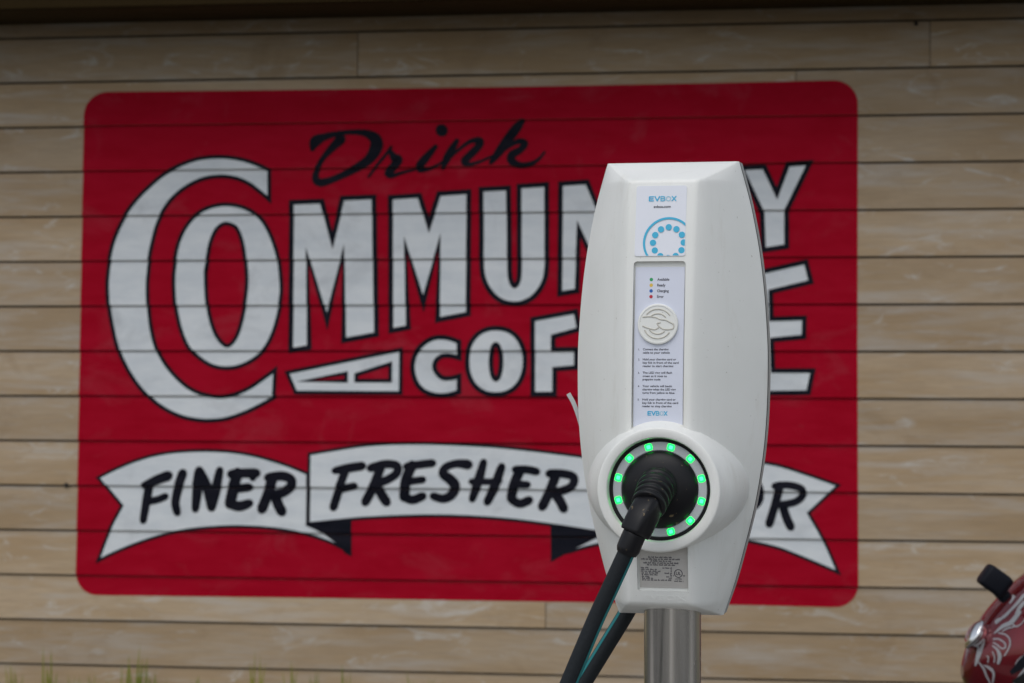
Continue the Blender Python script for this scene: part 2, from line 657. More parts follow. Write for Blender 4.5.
def strokes(sts, gain=1.0):
    out = []
    for j, st in enumerate(sts):
        st = [(p[0], p[1], p[2] * gain) for p in st]
        for q, poly in enumerate(stroke2d(st)):
            out.append(([wall_uv(*p) for p in poly], j * 6e-5 + (q % 2) * 2e-5))
    return out


def T(pts, ox, oy, s=4.0):
    return [(ox + p[0] / s, oy + p[1] / s) + tuple(x / s for x in p[2:]) for p in pts]


def S(pts, w, ox, oy, s=4.0):
    return T([(p[0], p[1], p[2] if len(p) > 2 else w) for p in pts], ox, oy, s)


def smooth_loop(parts):
    """parts: runs of points; each run is smoothed, joints between runs stay sharp"""
    out = []
    for run in parts:
        out += catmull(run, 4)[:-1] if len(run) > 2 else run[:-1]
    return out


mural = empty('painted_mural', (P0.x, P0.y, CAM_H), WANG)
tag(mural, 'red painted wall mural reading Drink Community Coffee with white ribbons, on the tan siding', 'mural')

# red field with rounded corners
def corner(cx, cy, r, a0, a1, n=8):
    return [(cx + r * math.cos(R(a0 + (a1 - a0) * i / n)), cy + r * math.sin(R(a0 + (a1 - a0) * i / n))) for i in range(n + 1)]


red = corner(108.5, 116, 24, 180, 270) + [(300, 90), (500, 87.2), (700, 83.5)] + corner(834, 104.5, 24, 270, 360) + [(857.5, 350)] + \
    corner(835.5, 584, 23, 0, 90) + [(700, 603.8), (500, 600.8), (300, 597.5)] + corner(98, 573.5, 21.5, 90, 180)
on_boards('red_field', fill([red]), 0.0006, M_RED, mural)
LW, LB, LT = 0.0012, 0.0018, 0.0024           # white, black outline, black lettering

t1, t2, t4, t5, t3, t6 = (90, 110), (90, 270), (340, 110), (340, 270), (90, 430), (340, 430)
C_out = T([(718, 240), (670, 218), (620, 201), (560, 190), (500, 188), (440, 195), (390, 210), (340, 232), (290, 262), (240, 305), (195, 350), (155, 402), (125, 455), (100, 515), (83, 580), (74, 650)], *t1) + \
    T([(71, 60), (76, 140), (90, 220), (112, 310), (145, 385), (190, 455), (240, 510), (300, 555), (370, 587), (440, 601), (500, 602), (560, 592), (630, 567), (690, 537), (738, 510)], *t2)
C_in = T([(743, 398), (700, 430), (650, 465), (600, 490), (550, 504), (500, 505), (440, 491), (390, 465), (340, 420), (300, 370), (268, 310), (247, 230), (236, 140), (233, 60)], *t2) + \
    T([(237, 640), (243, 580), (255, 520), (270, 462), (292, 412), (325, 362), (370, 320), (420, 290), (470, 272), (530, 266), (590, 275), (640, 297), (690, 335), (720, 360)], *t1)
C = smooth_loop([C_out, [C_out[-1], C_in[0]], C_in, [C_in[-1], C_out[0]]])
O_out = catmull(T([(545, 378), (600, 385), (650, 406), (690, 440), (720, 490), (742, 545), (757, 600)], *t1) +
                T([(768, 60), (765, 120), (755, 180), (735, 250), (705, 310), (660, 355), (600, 385), (545, 393), (490, 383), (440, 353), (400, 315), (372, 260), (352, 190), (340, 120), (336, 40)], *t2) +
                T([(338, 640), (345, 580), (358, 525), (380, 475), (410, 435), (450, 403), (495, 385)], *t1), 4, True)
O_in = catmull(T([(550, 455), (585, 470), (605, 510), (617, 560), (624, 615)], *t1) +
               T([(629, 40), (624, 110), (613, 180), (598, 240), (580, 280), (555, 303), (530, 290), (505, 255), (485, 200), (473, 140), (467, 70), (465, 0)], *t2) +
               T([(468, 640), (474, 590), (485, 530), (505, 482), (528, 460)], *t1), 4, True)
M1 = [(292, 202.5), (322.5, 201.3), (333, 240.5), (342.7, 198.3), (374.5, 197), (377, 334.5), (344.2, 340.5), (343.6, 253), (327.5, 321.5), (307.8, 256), (310, 347.3), (291.3, 350.5)]
M2 = [(390.8, 197.5), (420, 195.5), (429.3, 225), (439.3, 193.8), (469.3, 191.8), (468.6, 314), (437.8, 320), (439.7, 242), (423.8, 304), (405.8, 245), (408.8, 327.5), (391.3, 330.8)]
U = [(481.3, 189.5), (508.8, 188)] + catmull([(509.8, 240), (510, 270), (511.5, 281), (515, 286), (518.5, 281), (519.6, 270), (519.5, 240)], 4) + [(519.3, 186.3), (547, 184.5)] + \
    catmull([(547.2, 240), (547, 268), (543.8, 283), (535, 296), (524, 302.5), (514.5, 304), (504, 302), (494, 295.5), (485.5, 283), (482, 268), (481.8, 240)], 4)
N = [(560.8, 183.8), (587.5, 182), (608, 232), (608, 180.5), (632, 178.5), (632, 283), (606, 287.5), (579, 229), (577.5, 291), (560, 294)]
I_ = [(644, 177.8), (668, 176), (668, 277), (644, 281)]
T_ = [(679, 175), (738, 170), (738, 192), (721, 193.5), (721, 264), (697, 268), (697, 195.5), (679, 197)]
Y = [(741, 168), (764.4, 166.8), (777, 193.5), (787.8, 164.4), (810, 162.7), (786.7, 211), (786.9, 246.6), (763.6, 250.4), (762, 212.5)]
A_ = [(287.5, 372.5), (401.3, 349.5), (401.3, 393), (296.3, 392.5)]
A_h1 = [(304, 381), (346.5, 373.3), (346.5, 380.8)]
A_h2 = [(356.8, 374.6), (390.6, 363.8), (390.6, 380.6), (356.8, 380.6)]
c_out = T([(478, 287), (430, 271), (380, 271), (335, 295), (303, 335), (291, 385), (302, 440), (332, 480), (380, 500), (430, 501), (478, 488)], *t5)
c_in = T([(478, 424), (445, 432), (412, 431), (388, 410), (379, 386), (386, 362), (408, 345), (440, 343), (478, 352)], *t5)
c2 = smooth_loop([c_out, [c_out[-1], c_in[0]], c_in, [c_in[-1], c_out[0]]])
ell = lambda cx, cy, rx, ry, n=40, p=2.0: [(cx + rx * math.copysign(abs(math.cos(2 * math.pi * i / n)) ** (2 / p), math.cos(2 * math.pi * i / n)),
                                           cy + ry * math.copysign(abs(math.sin(2 * math.pi * i / n)) ** (2 / p), math.sin(2 * math.pi * i / n))) for i in range(n)]
o2 = ell(496.3, 361.3, 29, 33.3, 40, 2.2)
o2h = ell(496.3, 361.8, 5, 17.5, 28)
F1 = [(532.8, 319.3), (576, 311.3), (579.5, 329.5), (553.6, 336.5), (553.6, 349.4), (576.5, 349), (576.5, 367.5), (555, 369.2), (555, 394), (533.2, 394)]
F2 = [(592, 307), (636, 299), (638.5, 318), (613, 323.5), (613, 344), (636, 343.5), (636, 362), (613, 363), (613, 393.8), (592, 393.8)]
E1 = [(650, 296), (694, 287.5), (698, 307), (672, 312.5), (672, 333), (690, 332), (690, 350), (672, 351.5), (672, 372), (699, 372), (696, 393.6), (650, 393.6)]
E2 = [(748, 275), (806, 261.8), (811.2, 282), (771, 291.8), (771.5, 319), (804.5, 317.9), (804, 337), (772, 340), (773, 370.6), (813, 370.6), (808.6, 392.6), (748, 393.4)]
F2 = [(x + 16, y - 2) for x, y in F2]             # the hidden middle letters keep the visible ones' spacing
E1 = [(x + 28, y - 2) for x, y in E1]
for word, loops, w in (('big_initial_lettering', [[C], [O_out, O_in]], 3.9),
                       ('upper_word_lettering', [[M1], [M2], [U], [N], [I_], [T_], [Y]], 5.0),
                       ('lower_word_lettering', [[A_, A_h1, A_h2], [c2], [o2, o2h], [F1], [F2], [E1], [E2]], 4.8)):
    for g in loops:
        outl = []
        for j, lp in enumerate(g):
            outl += outline(lp, w * (0.8 if g[0] is A_ else 1.0), 0.00004 * j)
        wo = on_boards('letter', fill(g), LW, M_MWHITE, mural)
        on_boards('outline', outl, LB, M_MBLACK, wo)

# script word at the top
z3 = (281.3, 110, 3.413)
drink = [
    S([(108, 134, 14), (118, 108, 30), (150, 92, 20), (190, 82, 15), (240, 76, 13), (290, 80, 20), (322, 100, 32), (325, 130, 34), (298, 172, 26), (240, 208, 20), (180, 236, 18), (140, 248, 22), (120, 240, 20), (120, 215, 16), (140, 172, 14), (170, 135, 20), (205, 100, 28)], 14, *z3),
    S([(115, 268, 8), (150, 222, 9), (185, 180, 11), (207, 148, 10)], 10, *t4),
    S([(203, 162, 12), (218, 190, 26), (236, 200, 28), (215, 228, 26), (195, 252, 26), (208, 264, 16), (245, 252, 11), (300, 238, 9)], 20, *t4),
    S([(385, 146, 14), (352, 185, 24), (325, 218, 26), (320, 238, 20), (350, 238, 12), (390, 222, 9), (440, 190, 8)], 20, *t4),
    S([(407, 80, 40), (409, 84, 40)], 40, *t4),
    S([(470, 122, 14), (448, 160, 24), (428, 198, 24), (412, 234, 12)], 22, *t4),
    S([(425, 210, 8), (470, 165, 10), (520, 128, 14), (558, 122, 22), (558, 142, 24), (525, 178, 24), (500, 205, 24), (515, 218, 14), (560, 208, 10), (612, 184, 8)], 20, *t4),
    S([(730, 44, 18), (705, 75, 30), (668, 125, 30), (635, 172, 26), (605, 212, 14)], 26, *t4),
    S([(630, 185, 8), (675, 148, 12), (715, 126, 18), (742, 134, 20), (722, 160, 22), (690, 180, 26), (690, 206, 26), (725, 222, 20), (770, 214, 15), (800, 194, 10), (820, 168, 7)], 18, *t4)]
for grp in ((0,), (1, 2), (3, 4), (5, 6), (7, 8)):
    on_boards('script_letter', strokes([drink[i] for i in grp], 1.3), LT, M_MBLACK, mural)

# the three ribbons
rib1 = smooth_loop([T([(35, 190), (100, 157), (170, 127), (250, 102), (330, 88), (420, 82), (500, 82), (580, 88), (660, 102), (740, 124), (810, 148), (873, 174)], *t3),
                    T([(873, 174), (872, 378)], *t3), T([(872, 378), (935, 408), (1034, 484)], *t3),
                    T([(1034, 484), (960, 448), (880, 421), (800, 403), (720, 392), (640, 387), (560, 386), (480, 390), (400, 398), (320, 413), (240, 436), (160, 465), (90, 495), (35, 522)], *t3),
                    T([(35, 522), (80, 400), (130, 302)], *t3), T([(130, 302), (35, 190)], *t3)])
rib2 = smooth_loop([[(309.5, 453.8)] + T([(0, 75), (80, 63), (170, 55), (260, 52), (350, 52), (440, 55), (540, 60), (640, 67), (740, 77), (850, 90), (960, 104), (1056, 118)], *t6),
                    [(604, 459.5), (604, 533)], T([(1056, 412), (1000, 402), (850, 379), (700, 360), (550, 348), (400, 343), (250, 345), (100, 352), (0, 361)], *t6) + [(309, 523.5)], [(309, 523.5), (309.5, 453.8)]])
rib3 = smooth_loop([[(606, 464), (640, 456.5), (680, 453), (720, 455), (764.7, 462.4), (783.4, 466.4), (806.8, 474), (825.6, 480.5), (838.5, 485)],
                    [(838.5, 485), (808.7, 513)], [(808.7, 513), (824, 540), (838.5, 572.5)],
                    [(838.5, 572.5), (818.6, 564), (795, 554.3), (774, 546.8), (740, 540), (700, 536.5), (640, 538), (595, 545), (566, 553)], [(566, 553), (595, 537)], [(595, 537), (606, 531)], [(606, 531), (606, 464)]])
fold1 = [(310, 524), (330, 521), (352, 518.8), (352, 556.3), (345, 553), (342, 547.5), (328, 534.8)]
fold2 = [(551, 525.5), (578, 529), (604, 533), (594, 537.5), (566, 553.5), (551, 562)]
finer = [S([(240, 212, 20), (228, 285, 20), (216, 362, 17)], 22, *t3), S([(218, 222, 16), (268, 200, 22), (316, 182, 24)], 22, *t3), S([(235, 286), (275, 277), (304, 265)], 17, *t3),
         S([(374, 172, 22), (354, 235, 21), (344, 290, 20), (352, 330, 18)], 20, *t3),
         S([(440, 162, 22), (432, 230, 24), (424, 316, 18)], 22, *t3), S([(445, 165, 18), (472, 232, 24), (487, 312, 18)], 22, *t3), S([(522, 160, 18), (508, 230, 22), (490, 312, 18)], 22, *t3),
         S([(593, 170), (575, 235), (562, 295)], 26, *t3), S([(568, 176, 22), (618, 172, 22), (668, 172, 22)], 22, *t3), S([(655, 178, 26), (654, 192, 16)], 22, *t3), S([(582, 236), (640, 228)], 20, *t3), S([(560, 296, 20), (600, 304, 24), (640, 292, 20)], 24, *t3),
         S([(735, 186), (715, 250), (690, 316)], 24, *t3), S([(716, 190), (768, 183), (805, 196), (806, 224), (772, 250), (720, 262)], 22, *t3), S([(742, 258), (755, 298), (770, 326)], 24, *t3)]
fresher = [S([(185, 133), (165, 190), (145, 255)], 19, 290, 430, 3.303), S([(150, 134, 16), (190, 126, 20), (240, 118, 20)], 19, 290, 430, 3.303), S([(165, 196), (215, 184)], 17, 290, 430, 3.303),
           S([(165, 148), (140, 215), (103, 288)], 25, *t6), S([(124, 152), (180, 136), (228, 142), (230, 170), (198, 195), (150, 215)], 23, *t6), S([(148, 218), (168, 258), (188, 288)], 26, *t6),
           S([(290, 140), (266, 200), (258, 268)], 28, *t6), S([(268, 146), (320, 138), (372, 132)], 22, *t6), S([(275, 206), (334, 198)], 20, *t6), S([(256, 264), (290, 279), (332, 264)], 24, *t6),
           S([(514, 138, 28), (468, 134, 22), (426, 148, 22), (414, 174, 24), (442, 196, 28), (462, 222, 28), (448, 258, 26), (415, 274, 24), (374, 264, 22)], 24, *t6),
           S([(576, 128, 20), (556, 200, 26), (530, 276, 20)], 24, *t6), S([(648, 146, 22), (622, 220, 26), (590, 288, 22)], 24, *t6), S([(528, 206), (600, 206), (640, 202)], 18, *t6),
           S([(722, 160), (697, 220), (686, 272)], 27, *t6), S([(703, 158), (750, 158), (788, 166)], 22, *t6), S([(700, 216), (752, 218)], 20, *t6), S([(686, 276), (720, 294), (758, 280)], 24, *t6),
           S([(866, 176), (842, 240), (810, 306)], 26, *t6), S([(838, 174), (890, 174), (936, 188), (928, 224), (882, 244), (842, 246)], 23, *t6), S([(858, 250), (882, 285), (896, 314)], 26, *t6)]
z5 = (760, 440, 4.27)
flavor = [[(628, 474, 6), (624, 494, 6), (619, 512, 6)], [(618, 476, 6), (642, 471, 6)], [(622, 494, 5), (638, 491, 5)],
          [(656, 471, 6), (652, 490, 6), (648, 508, 6), (666, 506, 6)],
          [(690, 470, 6), (680, 490, 6), (670, 508, 6)], [(691, 470, 6), (694, 490, 6), (696, 510, 6)], [(677, 496, 5), (696, 495, 5)],
          [(706, 472, 6), (711, 494, 6), (714, 510, 6)], [(732, 474, 6), (724, 494, 6), (714, 511, 6)],
          [(753, 481, 6), (759, 487, 6), (759, 500, 6), (750, 508, 6), (743, 502, 6), (744, 489, 6), (753, 481, 6)],
          S([(86, 192), (66, 270), (40, 358)], 26, *z5), S([(64, 196), (120, 192), (174, 206), (182, 236), (150, 264), (90, 276)], 23, *z5), S([(98, 282), (113, 330), (132, 370)], 27, *z5)]
for rib, fold, lett, dl, gain, counts in ((rib1, fold1, finer, 0.0, 1.75, (3, 1, 3, 5, 3)), (rib3, fold2, flavor, 0.00005, 1.4, (3, 1, 3, 2, 1, 3)), (rib2, None, fresher, 0.0004, 1.5, (3, 3, 4, 1, 3, 4, 3))):
    ro = on_boards('ribbon', fill([rib]), LW + dl, M_MWHITE, mural)
    on_boards('outline', outline(rib, 3.0), LB + dl, M_MBLACK, ro)
    if fold: on_boards('ribbon_fold', fill([fold]), LB + dl + 0.0001, M_MBLACK, ro)
    i = 0
    for cnt in counts:
        on_boards('letter', strokes(lett[i:i + cnt], gain), LT + dl, M_MBLACK, ro)
        i += cnt

# ------------------------------------------------------------------ the charging station
stn = empty('charging_station', (CH_X, CH_D, 0), YAW)
tag(stn, 'white electric car charging station with glowing green ring on a steel post', 'charging station')

W_RAW = [(0.2389, .0890), (0.2164, .0956), (0.179, .1055), (0.1237, .1163), (0.0695, .1232), (0.0179, .1272), (-.0126, .1286), (-.0615, .1284), (-.1026, .1268), (-.1409, .1235), (-.1807, .118), (-.2204, .1105), (-.2614, .1003), (-.313, .0862), (-.3567, .0708)]
W_TAB = [(z, w * 0.985) for z, w in W_RAW]
D_TAB = [(0.26, .080), (0.2104, .090), (0.12, .104), (0.0, .114), (-.1, .118), (-.2, .117), (-.28, .110), (-.3365, .100), (-.38, .093)]
F_TAB = [(0.26, .0470), (0.2104, .0462), (0.0, .0430), (-.15, .0425), (-.3365, .0415), (-.38, .041)]
TOPZ, BOTZ, TOPF, BOTF = 0.2389, -0.3567, 0.2104, -0.3365


def interp(tab, z):
    tab = sorted(tab)
    if z <= tab[0][0]: return tab[0][1]
    if z >= tab[-1][0]: return tab[-1][1]
    for i in range(len(tab) - 1):
        if tab[i][0] <= z <= tab[i + 1][0]:
            p1, p2 = tab[i], tab[i + 1]
            p0 = tab[i - 1] if i else p1
            p3 = tab[i + 2] if i + 2 < len(tab) else p2
            h = p2[0] - p1[0]
            t = (z - p1[0]) / h
            m1 = (p2[1] - p0[1]) / max(p2[0] - p0[0], 1e-9) * h
            m2 = (p3[1] - p1[1]) / max(p3[0] - p1[0], 1e-9) * h
            return (2 * t ** 3 - 3 * t * t + 1) * p1[1] + (t ** 3 - 2 * t * t + t) * m1 + (-2 * t ** 3 + 3 * t * t) * p2[1] + (t ** 3 - t * t) * m2


LEAN = 0.0055                                  # the head leans a trifle
fdepth = lambda z: interp(D_TAB, z)


def front(x, z, out=0.0):
    """a point of the front panel, in station space (z over the lens height)"""
    return Vector((x + LEAN * z, -(fdepth(z) + out), z + CAM_H))


def row_profile():
    """(z, d, wf) rows bottom to top, the chamfer edges rounded"""
    def bez(a, b, c, n=6):
        return [tuple((1 - t) ** 2 * p + 2 * t * (1 - t) * q + t * t * r for p, q, r in zip(a, b, c)) for t in [i / n for i in range(n + 1)]]
    P = lambda z: (z, fdepth(z), interp(F_TAB, z))
    wt, wb = interp(W_TAB, TOPZ), interp(W_TAB, BOTZ)
    top_end = (TOPZ, 0.010, wt - 0.003)
    bot_end = (BOTZ, 0.012, wb - 0.003)
    lerp = lambda a, b, t: tuple(p + (q - p) * t for p, q in zip(a, b))
    rows = [bot_end, lerp(bot_end, P(BOTF), 0.4)]
    rows += bez(lerp(bot_end, P(BOTF), 0.85), P(BOTF), P(BOTF + 0.006))
    z = BOTF + 0.014
    while z < TOPF - 0.012:
        rows.append(P(z)); z += 0.012
    rows += bez(P(TOPF - 0.005), P(TOPF), lerp(P(TOPF), top_end, 0.06))
    rows += [lerp(P(TOPF), top_end, t) for t in (0.3, 0.6, 0.9)] + [top_end]
    return rows


def cover_section(z, d, wf):
    w = interp(W_TAB, z)
    rim = 0.006
    A, B = Vector((w, rim)), Vector((wf, d))
    pts = [Vector((w - 0.0005, 0.0)), Vector((w, rim * 0.6))]
    fl = (B - A).length
    nrm = Vector((-(B - A).y, (B - A).x)).normalized()
    if nrm.x < 0: nrm = -nrm
    rc = min(0.0065, fl * 0.3, wf * 0.4)
    t_end = 1 - rc / max(fl, 1e-6)
    for i in range(9):
        t = t_end * i / 8
        pts.append(A + (B - A) * t + nrm * (0.0035 * math.sin(math.pi * min(t, 1)) * min(1, fl / 0.1)))
    E, G = A + (B - A) * t_end, Vector((wf - rc, d))
    for i in range(1, 7):
        t = i / 6
        pts.append(E * (1 - t) ** 2 + B * 2 * t * (1 - t) + G * t * t)
    for i in range(1, 4):
        pts.append(Vector((G.x * (1 - i / 3), d)))
    left = [Vector((-p.x, p.y)) for p in pts[:-1]]
    return pts + left[::-1]


rows = row_profile()
cv, cf = [], []
for z, d, wf in rows:
    sec = cover_section(z, d, wf)
    ns = len(sec)
    for p in sec: cv.append((p.x + (LEAN * z if abs(p.x) < 0.06 else LEAN * z - 0.0011 * min(1, (abs(p.x) - 0.06) / 0.03)), -p.y, z + CAM_H))
for i in range(len(rows) - 1):
    for k in range(ns):
        q = (k + 1) % ns
        cf.append((i * ns + k, i * ns + q, (i + 1) * ns + q, (i + 1) * ns + k))
cf.append(tuple(range(ns)))
cf.append(tuple((len(rows) - 1) * ns + k for k in range(ns))[::-1])
cover = build('cover', cv, cf, M_PLASTIC, stn)
bm = bmesh.new(); bm.from_mesh(cover.data)
bmesh.ops.recalc_face_normals(bm, faces=bm.faces[:]); bm.to_mesh(cover.data); bm.free()

# photograph -> front panel measures
FS = F / (CH_D - 0.112)


ROW = [340.0]                                   # the row whose panel depth fx() assumes


def fx(px):
    z = -(ROW[0] - HY) / FS
    d = fdepth(z)
    p, c, s_ = px - CX, math.cos(YAW), math.sin(YAW)
    return (p * (CH_D - d * c) - F * (CH_X + d * s_)) / (F * c - p * s_) - LEAN * z


def fz(py): return -(py - HY) / FS


def round_rect(x0, x1, z0, z1, r, n=5):
    out = []
    for cx, cz, a in ((x1 - r, z1 - r, 0), (x0 + r, z1 - r, 90), (x0 + r, z0 + r, 180), (x1 - r, z0 + r, 270)):
        for i in range(n + 1):
            t = R(a + 90 * i / n)
            out.append((cx + r * math.cos(t), cz + r * math.sin(t)))
    return out


REC = 0.0055                                   # depth of the two recesses


def cutter(x0, x1, z0, z1, r, depth):
    bm = bmesh.new()
    loop = round_rect(x0, x1, z0, z1, r)
    a = [bm.verts.new(front(x, z, 0.03)) for x, z in loop]
    b = [bm.verts.new(front(x, z, -depth)) for x, z in loop]
    n = len(loop)
    for i in range(n): bm.faces.new((a[i], a[(i + 1) % n], b[(i + 1) % n], b[i]))
    for c in (a, b): bm.faces.new(c)
    bmesh.ops.triangulate(bm, faces=[f for f in bm.faces if len(f.verts) > 4])
    return from_bm('cutter', bm, None, stn)


ch = (fx(632.2), fx(684.3), fz(470), fz(261))
sp = (fx(637.5), fx(688.5), fz(592), fz(540))
for (x0, x1, z0, z1), r in ((ch, 0.0045), (sp, 0.003)):
    cut = cutter(x0, x1, z0, z1, r, REC)
    m = cover.modifiers.new('recess', 'BOOLEAN')
    m.operation = 'DIFFERENCE'; m.object = cut; m.solver = 'EXACT'
    dg = bpy.context.evaluated_depsgraph_get()
    me = bpy.data.meshes.new_from_object(cover.evaluated_get(dg))
    cover.modifiers.clear()
    cover.data = me
    bpy.data.objects.remove(cut)
if not cover.data.materials: cover.data.materials.append(M_PLASTIC)
for p in cover.data.polygons: p.use_smooth = True
cover.data.set_sharp_from_angle(angle=R(24))


# back plate with the dark seal between
def slab(name, inset, y0, y1, mat):
    zz = [r[0] for r in rows]
    zs = [BOTZ + inset] + [z for z in [BOTZ + 0.012 * i for i in range(1, 50)] if z < TOPZ - inset - 0.004] + [TOPZ - inset]
    v, f = [], []
    for z in zs:
        w = interp(W_TAB, z) - inset
        for x, y in ((w, y0), (w, y1), (-w, y1), (-w, y0)):
            v.append((x + LEAN * z - 0.0011, y, z + CAM_H))
    for i in range(len(zs) - 1):
        for k in range(4):
            q = (k + 1) % 4
            f.append((i * 4 + k, i * 4 + q, (i + 1) * 4 + q, (i + 1) * 4 + k))
    f.append((0, 1, 2, 3)); n = (len(zs) - 1) * 4; f.append((n + 3, n + 2, n + 1, n))
    o = build(name, v, f, mat, stn, 30)
    bm = bmesh.new(); bm.from_mesh(o.data); bmesh.ops.recalc_face_normals(bm, faces=bm.faces[:]); bm.to_mesh(o.data); bm.free()
    return o


slab('seal', 0.0006, 0.0003, 0.0085, M_SEAL)
slab('back_plate', 0.0001, 0.0088, 0.028, M_BACK)

# post
PX, PY, PR = 0.0045, -0.036, 0.0374
pz1 = CAM_H + BOTZ + 0.03
tube('post', [(PX, PY, z) for z in [0.012 + (pz1 - 0.012) * i / 24 for i in range(25)]], PR, M_STEEL, stn, 72)
bm = bmesh.new()
add_box(bm, PX, PY, 0.007, 0.2, 0.2, 0.012, 0.003)
bp = from_bm('base_plate', bm, M_STEEL, stn)
for sx in (-1, 1):
    for sy in (-1, 1):
        lathe('bolt', [(0.0, 0.012), (0.009, 0.012), (0.010, 0.010), (0.010, 0.0), (0.0, 0.0)], M_STEEL, Matrix.Translation((PX + sx * 0.075, PY + sy * 0.075, 0.013)), bp, 6)


# flat print on the front panel
def print_mesh(name, polys, out, mat, parent, place=front):
    v, f = [], []
    for j, poly in enumerate(polys):
        b = len(v)
        v += [place(x, z, out) for x, z in poly]
        f.append(tuple(range(b, b + len(poly))))
    o = build(name, v, f, mat, parent)
    bm = bmesh.new(); bm.from_mesh(o.data)
    for fc in bm.faces:
        fc.normal_update()
        if fc.normal.y > 0: fc.normal_flip()
    bm.to_mesh(o.data); bm.free()
    return o


def text_polys(s, x, z, h, width=None, bold=0.0, align='LEFT'):
    """triangles of a line of text; h = cap height, optional total width"""
    cu = bpy.data.curves.new('t', 'FONT')
    cu.body = s
    cu.offset = bold
    cu.resolution_u = 3
    ob = bpy.data.objects.new('t', cu)
    COL.objects.link(ob)
    dg = bpy.context.evaluated_depsgraph_get()
    me = bpy.data.meshes.new_from_object(ob.evaluated_get(dg))
    bpy.data.objects.remove(ob); bpy.data.curves.remove(cu)
    me.calc_loop_triangles()
    co = [v.co.copy() for v in me.vertices]
    tris = [tuple(t.vertices) for t in me.loop_triangles]
    bpy.data.meshes.remove(me)
    if not co: return []
    x0, x1 = min(c.x for c in co), max(c.x for c in co)
    sy = h / 0.69
    sx = width / (x1 - x0) if width else sy
    sh = {'LEFT': 0, 'CENTER': -(x1 - x0) * sx / 2, 'RIGHT': -(x1 - x0) * sx}[align]
    return [[(x + sh + (co[i].x - x0) * sx, z + co[i].y * sy) for i in t] for t in tris]


def logo(x0, x1, z0, z1, out, parent, place=front):
    """five letter maker's mark: two strong, three paler letters"""
    w = (x1 - x0)
    h = z1 - z0
    X = lambda t: x0 + w * t
    Z = lambda t: z0 + h * t
    bar = lambda pts, s: stroke2d([(X(a), Z(b), s) for a, b in pts], 3)
    s = h * 0.22
    e = bar([(0.02, 0.9), (0.17, 0.9)], s) + bar([(0.02, 0.5), (0.16, 0.5)], s) + bar([(0.02, 0.1), (0.17, 0.1)], s) + bar([(0.02, 0.1), (0.02, 0.9)], s)
    v = bar([(0.22, 0.95), (0.305, 0.08)], s * 1.05) + bar([(0.305, 0.08), (0.39, 0.95)], s * 1.05)
    b = bar([(0.44, 0.95), (0.44, 0.05)], s * 0.8) + bar([(0.44, 0.92), (0.54, 0.92), (0.575, 0.72), (0.54, 0.52), (0.44, 0.52)], s * 0.8) + bar([(0.54, 0.52), (0.59, 0.3), (0.54, 0.08), (0.44, 0.08)], s * 0.8)
    o = bar([(0.71, 0.94), (0.78, 0.75), (0.79, 0.5), (0.78, 0.25), (0.71, 0.06), (0.645, 0.25), (0.635, 0.5), (0.645, 0.75), (0.71, 0.94)], s * 0.7)
    x = bar([(0.84, 0.95), (0.985, 0.05)], s * 0.9) + bar([(0.985, 0.95), (0.84, 0.05)], s * 0.9)
    dedupe = lambda polys, k: print_layers(polys, out, k, parent, place)
    print_layers(e + v, out, M_CYAN, parent, place)
    print_layers(b, out, M_CYANMID, parent, place)
    print_layers(o, out, M_CYANPALE, parent, place)
    print_layers(x, out, M_CYAN if False else M_CYANMID, parent, place)


def print_layers(polys, out, mat, parent, place, name='logo'):
    v, f = [], []
    for j, poly in enumerate(polys):
        b = len(v)
        v += [place(x, z, out + (j % 9) * 8e-6) for x, z in poly]
        f.append(tuple(range(b, b + len(poly))))
    o = build(name, v, f, mat, parent)
    bm = bmesh.new(); bm.from_mesh(o.data)
    for fc in bm.faces:
        fc.normal_update()
        if fc.normal.y > 0: fc.normal_flip()
    bm.to_mesh(o.data); bm.free()
    return o


def plate(name, loop, out0, out1, mat, parent, place=front):
    """a thin solid sheet lying on the front panel"""
    bm = bmesh.new()
    loop = list(loop)
    a = [bm.verts.new(place(x, z, out0)) for x, z in loop]
    b = [bm.verts.new(place(x, z, out1)) for x, z in loop]
    n = len(loop)
    for i in range(n): bm.faces.new((a[i], a[(i + 1) % n], b[(i + 1) % n], b[i]))
    tri = tess([loop])
    idx = {}
    for i, p in enumerate(loop): idx[(round(p[0], 7), round(p[1], 7))] = i
    for t in tri:
        try:
            ids = [idx[(round(p[0], 7), round(p[1], 7))] for p in t]
            bm.faces.new([b[i] for i in ids])
        except (ValueError, KeyError):
            pass
    return from_bm(name, bm, mat, parent)


def strip_plate(name, x0, x1, z0, z1, out, mat, parent, n=12, arc=None):
    """sheet of several rows so that it follows the panel's curve"""
    v, f = [], []
    for i in range(n + 1):
        z = z0 + (z1 - z0) * i / n
        v += [front(x0, z, out), front(x1, z, out)]
    for i in range(n): f.append((2 * i, 2 * i + 1, 2 * i + 3, 2 * i + 2))
    return build(name, v, f, mat, parent)


# upper card with the ring of dots
ROW[0] = 222
cx0, cx1, cz0, cz1 = fx(635.6), fx(686.0), fz(255.8), fz(184.6)
card = plate('logo_card', round_rect(cx0, cx1, cz0, cz1, 0.003), 0.0002, 0.0010, M_CARD, stn)
CO = 0.00115
logo(fx(648.2), fx(675.8), fz(200.3), fz(195.2), CO, card)
print_mesh('web_address', text_polys('evbox.com', fx(653.3), fz(206.9), 0.0031, fx(670.3) - fx(653.3), 0.02), CO, M_INK, card)


def clip_rect(poly, x0, x1, z0, z1):
    p = clip_band(poly, z0, z1)
    if len(p) < 3: return []
    p = clip_band([(b, a) for a, b in p], x0, x1)
    return [(b, a) for a, b in p]


